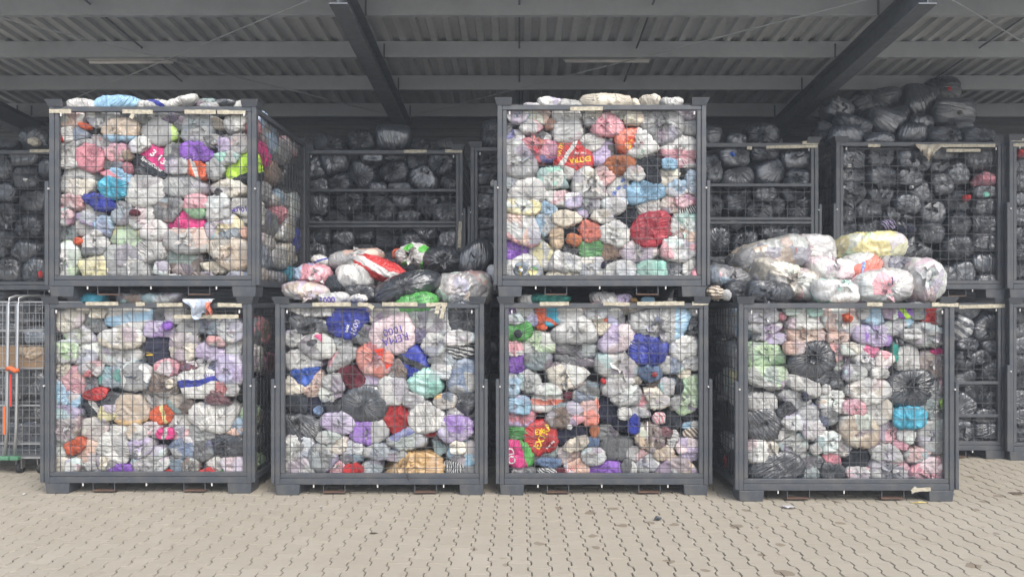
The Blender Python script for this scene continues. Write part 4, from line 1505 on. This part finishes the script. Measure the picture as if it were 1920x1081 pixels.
BUILT = {}
seed = 0
for cg, lst in BAGS.items():
    P = PC[cg]; Yf, z0 = P['Yf'], P['z0']
    fpl = Yf + P['fp']
    area = [b.w_ if hasattr(b, 'w_') else b.pw*b.ph for b in lst]
    for i, b in enumerate(lst):
        for j, q in enumerate(lst):
            if i != j and b.mode == q.mode == 'front' and area[i] < .38*area[j]:
                dx, dy = (b.px - q.px)/(q.pw/2), (b.py - q.py)/(q.ph/2)
                if dx*dx + dy*dy < .62: b.over = True
    for b in lst:
        if b.over:
            b.R[1] = min(b.R[1], .06); b.c[1] = fpl + b.R[1]*.6 - .012
        elif b.mode == 'front':
            b.recess = rg0.uniform(0, .065)*(1 if b.pw*b.ph < 4200 else .3) + (.018 if b.kind == 'K' or b.cols[0] in ('dg', 'k', 'nv', 'br') else 0)
            if cg[0] == 'B' or cg[:2] == 'LB': b.recess = max(0, rg0.normal(.02, .04))
            b.c[1] += b.recess
    C = np.array([b.c for b in lst])
    for i, b in enumerate(lst):
        seed += 1; rg = np.random.default_rng(1000 + seed)
        planes = []
        for j, q in enumerate(lst):
            if i == j or (b.over != q.over) or (b.free and mode_free(b, q)): continue
            d = C[j] - C[i]; dist = np.linalg.norm(d)
            if dist < 1e-4 or dist > 1.1: continue
            n = d/dist; e1, e2 = extent(b, n), extent(q, n)
            if dist < 1.45*(e1 + e2): planes.append((n, dist*e1/(e1+e2)*(1.03 if cg[0] == 'B' or cg[:2] == 'LB' else 1.28 if b.mode == 'heap' else 1.22)*b.wt/q.wt**.6 + .004))
        hx = P['hw']
        if b.mode != 'heap':
            f_ = (fpl - .013) if b.over else fpl + b.recess
            planes.append((np.array([0, -1., 0]), max(.012, b.c[1] - f_)))
            planes.append((np.array([1., 0, 0]), max(.015, P['cx'] + hx - b.c[0]))); planes.append((np.array([-1., 0, 0]), max(.015, b.c[0] - P['cx'] + hx)))
            planes.append((np.array([0, 0, -1.]), max(.015, b.c[2] - z0 - P['zf'])))
            planes.append((np.array([0, 1., 0]), max(.02, Yf + P['D'] - .05 - b.c[1])))
            if cg in ('L1', 'L3'): planes.append((np.array([0, 0, 1.]), max(.015, z0 + HB + .098 - b.c[2])))
        else:
            planes.append((np.array([0, 0, -1.]), max(.02, b.c[2] - z0 - 1.72)))
            if cg in ('L2', 'L4'):
                planes.append((np.array([0, 1., 0]), max(.05, Yf + D - .02 - b.c[1])))
                if cg == 'L2': planes.append((np.array([1., 0, 0]), max(.03, wx(931, Yf) - .01 - b.c[0])))
        big = max(b.pw, b.ph)
        sub = 4 if (big > 30 and cg[0] != 'B' and cg[:2] != 'LB') or big > 34 else 3
        if big < 16: sub = 2
        if big > 105: sub = 5 if cg[0] != 'B' else 4
        U, Fc = ICO[sub]
        q = U @ b.M
        p = 2.1 if b.kind == 'C' or b.free else rg.uniform(2.3, 3.6)
        q = q @ np.array(Matrix.Rotation(rg.normal(0, .22 if max(b.w, b.h) < 1.5*min(b.w, b.h) else .04), 3, 'Y'))
        r = (np.abs(q / b.R)**p).sum(axis=1)**(-1/p) * ((1.24 if b.mode != 'heap' and cg[0] != 'B' else 1.10) if not b.over else 1.05)
        # tie direction
        if 'k' in b.opts: kd = np.array([rg.uniform(-.35, .35), -1., rg.uniform(-.1, .45)])
        else:
            kd = rg.normal(size=3); kd[1] = abs(kd[1])*.9 - .25
            if b.kind == 'K' and rg.random() < .45: kd = np.array([rg.uniform(-.7, .7), -1., rg.uniform(-.5, .9)])
            if b.kind == 'O': kd[2] = abs(kd[2])
        kd /= np.linalg.norm(kd)
        ct = np.clip(U @ kd, -1, 1); th = np.arccos(ct)
        a1 = np.cross(kd, [.31, .22, .92]); a1 /= np.linalg.norm(a1); a2 = np.cross(kd, a1)
        ph = np.arctan2(U @ a2, U @ a1)
        s = float(np.cbrt(np.prod(b.R)))
        X = U * r[:, None]
        amp = {'F': .085, 'O': .075, 'K': .05, 'C': .13}[b.kind]
        r *= 1 + amp*wsum(X/s, waves(rg, 5, 1.6, 3.4))
        nfold = rg.integers(9, 16)
        fold = np.sin(nfold*ph + 2.0*np.sin(2*ph + rg.uniform(0, 6))) 
        r *= 1 + .055*fold*np.exp(-((th - .42)/.36)**2) - .14*np.exp(-(th/.30)**2) + .10*np.exp(-(th/.10)**2)
        r *= 1 + .025*np.sin(7*ph + rg.uniform(0, 6))*np.exp(-((math.pi - th - .5)/.4)**2)
        # pressed against its neighbours and the cage
        acc = r**-9.0
        for n, d in planes:
            un = U @ n; ok = un > .03
            rp = np.full(len(U), 1e3); rp[ok] = d/un[ok]; acc += rp**-9.0
        r = acc**(-1/9.0)
        X = U * r[:, None]
        wa = {'F': .0075, 'O': .0065, 'K': .0034, 'C': .009}[b.kind] * min(1.1, s/.11)
        Xw = X + .03*np.stack([wsum(X, waves(rg, 3, 14, 34)) for _ in range(3)], 1)
        r = r + wa*wsum(Xw, waves(rg, 3, 28, 55), 'r') + wa*.75*wsum(Xw, waves(rg, 4, 55, 120), 'r')
        nf2 = rg.integers(17, 27)
        pl = 1 - 2*np.abs(np.sin(.5*nf2*ph + 1.3*np.sin(3*ph + rg.uniform(0, 6)) + 1.5*th))
        r = r + (wa*.9 if b.kind != 'K' else .007)*pl*np.exp(-((th - .7)/.55)**2)
        X = U * np.maximum(r, .01)[:, None]
        if b.mode == 'front' and cg != 'RC':
            wxp, wzp = X[:, 0] + b.c[0], X[:, 2] + b.c[2]
            gx0 = P['cx'] - (W - 2*.087)/2 + .049; gz0 = z0 + .203 + .049
            cell = np.abs(np.sin(math.pi*(wxp - gx0)/.098)) * np.abs(np.sin(math.pi*(wzp - gz0)/.098))
            nearp = np.exp(-np.maximum(0, X[:, 1] + b.c[1] - fpl)/.02) * (wzp < z0 + 1.75)
            X[:, 1] -= (.020*cell - .003)*nearp
        name = {'F': 'clothes_bag', 'O': 'plastic_bag', 'K': 'refuse_bag', 'C': 'garment'}[b.kind]
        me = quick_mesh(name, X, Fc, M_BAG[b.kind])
        o = link(name, me, None, b.c.tolist()); b.o = o; b.X = X; b.F = Fc; b.kd = kd
        col = [np.array(PAL[c]) for c in b.cols]
        while len(col) < 3: col.append(col[-1] if len(col) > 1 else col[0])
        jit = rg.uniform(.90, 1.08); col = [np.clip(c*jit, 0, .8) for c in col]
        if b.kind == 'K' and (cg[0] == 'B' or cg[:2] == 'LB'): f_ = rg.uniform(1.25, 1.8) if b.mode != 'heap' else rg.uniform(1.9, 2.5); col = [c*f_ for c in col]  # back-row black lightened in colour to make up for weak light, most in the heap
        pat, axis, off, wid = 0., (1, 0, 0), 0., .05
        if b.kind in 'OKC' and len(b.cols) == 1 and b.kind != 'F': pat = 0.
        for op in b.opts:
            t = op.split(':')
            if t[0] in ('sp', 'bd', 'zs'):
                a = math.radians(float(t[1])); axis = (math.cos(a), 0, math.sin(a)); off = float(t[2])
                if t[0] == 'sp': pat = 1.; col[1] = np.array(PAL[t[3]])
                elif t[0] == 'bd': pat = 2.; wid = float(t[3]); col[1] = np.array(PAL[t[4]])
                else: pat = 3.; wid = float(t[2]); off = 0.; col[1] = np.array(PAL[t[3]])
        veil = rg.uniform(.16, .50)*(.45 if b.cols[0] in ('dg', 'br', 'k', 'nv', 'st', 'mr') else .6 if b.mode == 'heap' else 1.)
        col = [c*.90 + .10*(c @ np.array([.25, .6, .15])) + .012 for c in col]
        if b.kind == 'F' and pat == 0 and len(b.cols) == 1: col[1] = col[0]*.82; col[2] = np.clip(col[0]*1.15, 0, .8)
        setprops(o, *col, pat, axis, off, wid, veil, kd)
        b.props = (col, pat, axis, off, wid, veil)
        if 'k' in b.opts or (b.kind in 'FK' and not b.over and rg.random() < (.5 if cg[0] != 'B' else .2) and b.mode != 'right' and b.mode != 'left'):
            kk = kd if 'k' in b.opts else np.array([rg.uniform(-.5, .5), -1, rg.uniform(-.5, .6)])
            kk = kk/np.linalg.norm(kk); iv = int(np.argmax(U @ kk)); pos = X[iv]
            ts = min(1.35, max(.6, s/.14)) * (1.05 if 'k' in b.opts else rg.uniform(.6, 1.45))
            lift = 0
            kn = link('knot', tuft_me[(b.kind, int(rg.integers(0, 4)))], o, (pos - kk*.012).tolist())
            kn.rotation_mode = 'QUATERNION'
            kn.rotation_quaternion = Vector(kk).to_track_quat('Z', 'Y') @ Matrix.Rotation(rg.uniform(0, 6), 3, 'Z').to_quaternion()
            kn.scale = (ts, ts, ts*.55); setprops(kn, *col, 0., (1, 0, 0), 0., .05, veil)
        if b.desc: BUILT[(cg, b.desc)] = b

# ------------------------------------------------------------------ names people can point with
CPH = dict(U1='left upper front cage', L1='left lower front cage', U3='right upper front cage', L3='right lower front cage', L2='lower cage between the stacks', L4='lower front cage at right',
           B1='far left back cage', B2='back cage left of the right stack', B3='back cage beside the right stack', B4='back cage right of the right stack', B5='back cage under the black heap', B6='far right back cage', LB5='lower back cage with gate rails', LB6='far right lower back cage', LB1='back cage behind the roll cage', RC='roll cage')
HPH = dict(L2='heap between the stacks', L4='heap on the right cage', B5='black heap near the roof')
used = set()
def nwords(s): return len(s.split())
for cg, lst in BAGS.items():
    lm = [b for b in lst if b.desc and nwords(b.desc) <= 4]
    for grp in ('front', 'right', 'left', 'heap'):
        sel = sorted([b for b in lst if b.mode == grp], key=lambda b: b.py)
        row, cur = [], []
        rows = []
        for b in sel:
            if cur and b.py - cur[0].py > 26: rows.append(cur); cur = []
            cur.append(b)
        if cur: rows.append(cur)
        for ri, rw in enumerate(rows):
            for ci, b in enumerate(sorted(rw, key=lambda b: b.px)): b.rc = (ri, ci)
    for b in lst:
        place = HPH[cg] if b.mode == 'heap' else CPH[cg]
        noun = {'F': 'clear bag', 'O': 'plastic bag', 'K': 'refuse bag', 'C': 'cloth'}[b.kind]
        if b.desc: cand = ['%s, %s' % (b.desc, place)]
        else:
            cs = []
            for c in b.cols:
                if CNAME[c] not in cs: cs.append(CNAME[c])
            base = (' and '.join(cs[:2]) if nwords(' '.join(cs[:2])) < 4 else cs[0]) + ' ' + noun
            cand = []
            if b.kind == 'K' and (cg[0] == 'B' or cg[:2] in ('LB', 'RC')):
                cand.append('%s black bag in %s row from top, %s' % (ORD[min(17, b.rc[1])], ORD[min(17, b.rc[0])], place))
            for q in sorted(lm, key=lambda q: (q.px-b.px)**2 + (q.py-b.py)**2)[:9]:
                dx, dy = b.px - q.px, b.py - q.py
                if abs(dx) > 2.2*abs(dy): rel = 'right of' if dx > 0 else 'left of'
                elif abs(dy) > 2.2*abs(dx): rel = 'below' if dy > 0 else 'above'
                else: rel = ('lower' if dy > 0 else 'upper') + (' right of' if dx > 0 else ' left of')
                cand.append('%s %s the %s, %s' % (base, rel, q.desc, place))
            cand.append('%s, %s in %s row, %s' % (base, ORD[min(17, b.rc[1])], ORD[min(17, b.rc[0])], place))
        lab = next((c for c in cand if c not in used and nwords(c) <= 16), cand[-1]); used.add(lab)
        front = cg[0] != 'B' and cg[:2] != 'LB'
        g = {'F': 'clear bags of clothes', 'O': 'coloured plastic bags', 'K': 'black refuse bags', 'C': 'loose garments'}[b.kind] + (' in the front cages' if front else ' in the back cages')
        tag(b.o, lab, 'bag' if b.kind != 'C' else 'garment', g)

# more of the load deeper inside each cage, out of sight behind the front layer
def fill_mesh(name, kind, xr_, y0, y1):
    rg = np.random.default_rng(77); U, Fc = ICO[2]; V, T = [], []
    for ix in range(5):
        for iy in range(3):
            for iz in range(6):
                c = np.array([-xr_ + .2 + ix*(2*xr_-.4)/4, y0 + .2 + iy*(y1-y0-.4)/2, .36 + iz*.232]) + rg.normal(0, .02, 3)
                r = .2*(1 + .12*wsum(U, waves(rg, 4, 2, 4)))
                V.append(U*r[:, None]*np.array([1.05, 1.05, .82]) + c); T.append(Fc + len(U)*len(T))
    return quick_mesh(name, np.concatenate(V), np.concatenate(T), M_BAG[kind])
fill = {'F': fill_mesh('deeper_load', 'F', .90, .50, 1.60), 'FN': fill_mesh('deeper_load', 'F', .66, .50, 1.58), 'K': fill_mesh('deeper_load', 'K', .90, .42, 1.60)}
for k, P in PC.items():
    if k == 'RC': continue
    fr = k in ('U1', 'U3', 'L1', 'L2', 'L3', 'L4')
    o = link('deeper_load', fill['FN' if k in ('U1', 'L1', 'L4') else 'F' if fr else 'K'], None, (P['cx'], P['Yf'], P['z0']))
    setprops(o, *( (PAL['g'], PAL['dg'], PAL['st']) if fr else (PAL['k'],)*3 ))
    tag(o, 'mass of bags packed behind the front layer, %s' % CPH.get(k, 'lower back cage ' + k[1:]), 'bags', kind='stuff')
    if k not in CPH: o['label'] = 'mass of black bags packed inside the ' + {'LB2': 'lower back cage left of centre', 'LB3': 'lower back cage at centre', 'LB4': 'lower back cage right of centre'}[k]

# ------------------------------------------------------------------ lettering and prints, wrapped on the bag they belong to
ink_cols = {}
def wrap(b, me_v, me_f, ang, size, at, col, name, cage=None):
    """projects a flat outline onto the front of a bag; `at` is its centre in photo pixels"""
    tree = BVHTree.FromPolygons([Vector(v) for v in b.X], b.F.tolist())
    Zp = b.c[1] - b.R[1]*.6
    cx, cz = wx(at[0], Zp) - b.c[0], wz(at[1], Zp) - b.c[2]
    a = math.radians(ang); ca, sa = math.cos(a), math.sin(a)
    v = np.array(me_v); mn, mx = v.min(0), v.max(0); v = (v - (mn + mx)/2) / (mx - mn)[1] * size
    out = []; last = -.1
    for x, z in v:
        X, Z_ = cx + x*ca - z*sa, cz + x*sa + z*ca
        hit = tree.ray_cast(Vector((X, -2, Z_)), Vector((0, 1, 0)))
        if hit[0] is not None: last = hit[0].y - .0035
        else:
            nr_ = tree.find_nearest(Vector((X, last, Z_))); last = nr_[0].y - .002; X, Z_ = nr_[0].x, nr_[0].z
        out.append((X, last, Z_))
    me = bpy.data.meshes.new(name); me.from_pydata(out, [], me_f); me.materials.append(M_BAG['P']); me.update()
    o = link(name, me, b.o); o['tint_a'] = [float(x) for x in col]
    return o
def refine(bm, cuts):
    bmesh.ops.triangulate(bm, faces=bm.faces[:])
    for _ in range(cuts):
        bmesh.ops.subdivide_edges(bm, edges=[e for e in bm.edges if e.calc_length() > .25], cuts=1, use_grid_fill=True)
        bmesh.ops.triangulate(bm, faces=[f for f in bm.faces if len(f.verts) > 3])
    bm.verts.ensure_lookup_table()
    return [(v.co.x, v.co.y) for v in bm.verts], [[l.index for l in f.verts] for f in bm.faces]
def text(key, s, ang, size, at, col, weight=.02):
    b = BUILT[key]
    cu = bpy.data.curves.new('lettering', 'FONT'); cu.body = s; cu.size = 1; cu.offset = weight; cu.align_x = 'CENTER'; cu.resolution_u = 2
    to = bpy.data.objects.new('lettering', cu); COL.objects.link(to)
    bpy.context.view_layer.update()
    me = to.evaluated_get(bpy.context.evaluated_depsgraph_get()).to_mesh()
    bm = bmesh.new(); bm.from_mesh(me); bmesh.ops.remove_doubles(bm, verts=bm.verts[:], dist=1e-4)
    to.to_mesh_clear() if False else None
    v, f = refine(bm, 2); bm.free()
    bpy.data.objects.remove(to); bpy.data.curves.remove(cu)
    return wrap(b, v, f, ang, size, at, col, 'lettering')
def shape(key, pts, ang, size, at, col, name='print'):
    bm = bmesh.new(); bm.faces.new([bm.verts.new((x, y, 0)) for x, y in pts])
    v, f = refine(bm, 3); bm.free()
    return wrap(BUILT[key], v, f, ang, size, at, col, name)
oval = lambda a, b_, n=18: [(a*math.cos(2*math.pi*k/n), b_*math.sin(2*math.pi*k/n)) for k in range(n)]
tri = [(-.5, .5), (.5, .5), (0, -.5)]; sq = lambda a, b_: [(-a, -b_), (a, -b_), (a, b_), (-a, b_)]
WH, YE_, PU_, BK = (.75,.75,.73), (.75,.50,.03), (.10,.05,.36), (.015,.015,.015)
k = ('U1', 'hot pink and black lettered bag'); text(k, '1 3 13', -38, .075, (293, 291), WH, .03)
text(k, 'SportsCutter', -33, .042, (285, 309), WH, .02); text(k, 'hair', -33, .020, (268, 309), (.5,.5,.5), .0)
k = ('U1', 'white bag with purple figures'); text(k, 'REM', 200, .04, (443, 393), PU_); text(k, '10', 195, .05, (457, 392), PU_)
k = ('L2', 'pale pink white bag with purple lettering'); text(k, 'REMA', 195, .070, (741, 636), PU_, .0); text(k, '1000', 195, .070, (736, 620), PU_, .0)
k = ('L2', 'royal blue bag with white lettering'); text(k, '1000', 68, .055, (666, 612), (.62,.58,.68), .0); text(k, 'takk', 78, .032, (651, 615), WH, .02)
k = ('L2', 'green bag with dark lettering'); text(k, 'GJENBRUK', 12, .035, (786, 557), (.02,.09,.03), .0); text(k, 'mer enn mat', 12, .026, (790, 563), (.02,.09,.03), .0)
k = ('L2', 'coral bag with red patch'); shape(k, tri, 10, .11, (714, 664), (.62,.05,.02)); shape(k, tri, 100, .07, (729, 684), (.62,.05,.02))
k = ('L2', 'white bag with pink motif'); shape(k, tri, 30, .09, (600, 633), (.62,.12,.25)); shape(k, oval(.7, .4), 20, .06, (585, 642), (.05,.05,.06))
k = ('L2', 'white bag with purple print'); text(k, '1000', 3, .06, (616, 562), PU_, .02)
k = ('L2', 'white and green tied bag')
for at in ((766, 463), (794, 466), (760, 497), (796, 497)): shape(k, oval(1., .75), 30, .075, at, (.10,.42,.07))
for at, an in (((778, 466), 90), ((766, 478), 0), ((779, 489), 80)): shape(k, tri, an, .05, at, BK)
k = ('U3', 'red and white bag with yellow lettering'); text(k, 'EXTRA', 187, .05, (1087, 300), YE_, .03); text(k, 'hver dag', 183, .03, (1088, 287), WH, .01); text(k, 'EXTRA', 70, .04, (1051, 277), YE_, .03)
k = ('U3', 'white bag with red corner'); shape(k, oval(1, .7), 60, .10, (1180, 268), (.60,.10,.06)); text(k, 'EX', 80, .06, (1178, 270), YE_, .03); text(k, 'TUR', 65, .035, (1203, 289), (.05,.22,.10), .0); shape(k, oval(1, .6), 10, .05, (1153, 286), (.55,.05,.04))
k = ('U3', 'dark shirt with yellow lettering'); text(k, 'LUND', 88, .024, (975, 508), YE_, .03)
k = ('U3', 'white bag with blue prints')
for at in ((1168, 338), (1160, 352), (1172, 350), (1152, 362)): shape(k, oval(1, .7), 40, .035, at, (.16,.22,.52))
k = ('L3', 'red bag with yellow letters'); text(k, 'EXTRA', 62, .065, (1018, 816), YE_, .03); text(k, 'EX', 15, .05, (1011, 808), YE_, .03); text(k, 'hver dag', 48, .028, (1032, 833), WH, .01)
k = ('L3', 'hot pink and green bag'); text(k, 'OD', 100, .075, (958, 854), WH, .01)
k = ('L3', 'pale peach bag with print'); text(k, 'SALG', 20, .045, (1072, 877), (.55,.12,.12), .0)
k = ('L3', 'taupe bag with white cord'); shape(k, sq(.05, 1.), 0, .24, (1214, 808), WH, 'cord')
k = ('L4', 'bag with orange red triangle'); shape(k, tri, 15, .09, (1588, 596), (.66,.10,.04))
k = ('L4', 'orange bag with blue oval print'); shape(k, sq(.16, 1.), -12, .17, (1611, 507), (.08,.22,.58)); text(k, 'Superil', 78, .034, (1611, 507), WH, .01)
k = ('L4', 'large clear bag with tan clothes'); text(k, 'hygge', 85, .022, (1486, 470), (.40,.06,.06), .0)
k = ('L4', 'clear bag tied with blue string'); shape(k, sq(.09, 1.), 0, .075, (1663, 527), (.03,.04,.14), 'tie_string'); shape(k, sq(.12, 1.), 15, .05, (1668, 546), (.02,.02,.05), 'tie_string')
k = ('B5', 'topmost black bag with red spot'); shape(k, oval(.8, .7), 0, .05, (1773, 170), (.55,.03,.04), 'red_spot')
k = ('B5', 'black bag with round hole'); shape(k, oval(.8, .6), 0, .05, (1792, 214), (.004,.004,.004), 'hole')
k = ('L1', 'navy jacket with yellow loop'); shape(k, sq(1., .18), -4, .010, (278, 661), YE_, 'yellow_loop'); shape(k, sq(1., .14), 4, .010, (280, 665), YE_, 'yellow_loop')
k = ('L1', 'white bag with blue blocks'); text(k, 'SALG', 3, .028, (391, 704), PU_, .0)

# ------------------------------------------------------------------ draped rags and litter
def rag(name, px, py, Y, w_, h_, cols, label, seed, thick=.022, cat='cloth'):
    """hanging cloth: folded sheet with thickness, wider at the top"""
    rg = np.random.default_rng(seed); nu, nv = 18, 16; V, Fc = [], []
    for j in range(nv):
        t = j/(nv-1)
        for i in range(nu):
            u = i/(nu-1)*2 - 1
            wdt = w_/2*(1 - .45*t**1.5 + .12*math.sin(3*t + seed)); sag = h_*(t*(1 - .25*u*u + .18*math.sin(4*u + seed)))
            y = -.012 - .02*math.sin(6*u + 2*t + seed)*min(1, t*3) - .03*math.sin(math.pi*min(1, t*1.2))
            if j == 0: y = .03
            if j == 1: y = .01
            V.append((u*wdt + .01*math.sin(7*t + u*3), y, (.012 if j < 3 else 0) - max(0, sag - .01)))
    for j in range(nv-1):
        for i in range(nu-1):
            p = j*nu + i; Fc += [(p, p+nu, p+nu+1), (p, p+nu+1, p+1)]
    n0 = len(V); V += [(x, y + .006, z - .001) for x, y, z in V]; Fc += [tuple(q + n0 for q in f)[::-1] for f in Fc]
    o = link(name, quick_mesh(name, np.array(V), np.array(Fc, dtype=np.int32), M_BAG['C']), None, (wx(px, Y), Y, wz(py, Y)))
    setprops(o, *[PAL[c] for c in cols]); tag(o, label, cat); return o
rag('cloth', 374, 562, YL1 - .012, .30, .17, ('wb', 'w', 'wb'), 'pale blue and pink cloth hung over the rail of the left lower cage', 3)
rag('cloth', 393, 568, YL1 - .045, .05, .12, ('cl', 'cl', 'cl'), 'orange red edge of cloth on the rail of the left lower cage', 5)
rag('cloth', 1738, 272, YB5 - .012, .26, .17, ('cr', 'tn', 'tn'), 'beige rag hung over the top rail below the black heap', 7)
def litter(name, px, py, sx, sy, h_, col, label, cat, seed):
    Z = CH*F/(py - CYP); rg = np.random.default_rng(seed); U, Fc = ICO[3]
    r = 1 + .35*wsum(U, waves(rg, 4, 2, 5)) + .12*wsum(U, waves(rg, 4, 6, 12), 'r')
    X = U*r[:, None]*np.array([sx, sy, h_]); X[:, 2] -= X[:, 2].min() - .0
    o = link(name, quick_mesh(name, X, Fc, M_BAG['C']), None, (wx(px, Z), Z, .001)); setprops(o, *(col,)*3); tag(o, label, cat)
litter('plastic_scrap', 1478, 952, .055, .04, .012, (.66,.64,.64), 'crumpled white plastic scrap on the paving before the right cage', 'litter', 1)
litter('fabric_scrap', 1233, 975, .026, .03, .014, (.05,.06,.07), 'small dark fabric scrap on the paving', 'litter', 2)
litter('tape_scrap', 1722, 943, .07, .012, .006, (.55,.45,.16), 'yellowish tape scrap on the paving by the right foot', 'litter', 3)
litter('paper_scrap', 602, 950, .012, .014, .006, (.7,.7,.68), 'tiny white paper scrap on the paving, left of centre', 'litter', 4)
litter('leaf', 700, 1000, .03, .012, .006, (.14,.10,.07), 'curled brown leaf on the paving, left of centre', 'litter', 6)
litter('paper_scrap', 45, 927, .012, .016, .006, (.7,.7,.68), 'tiny white paper scrap on the paving at far left', 'litter', 8)
litter('leaf', 1905, 925, .07, .012, .008, (.12,.09,.07), 'brown strip of bark on the paving at far right', 'litter', 9)
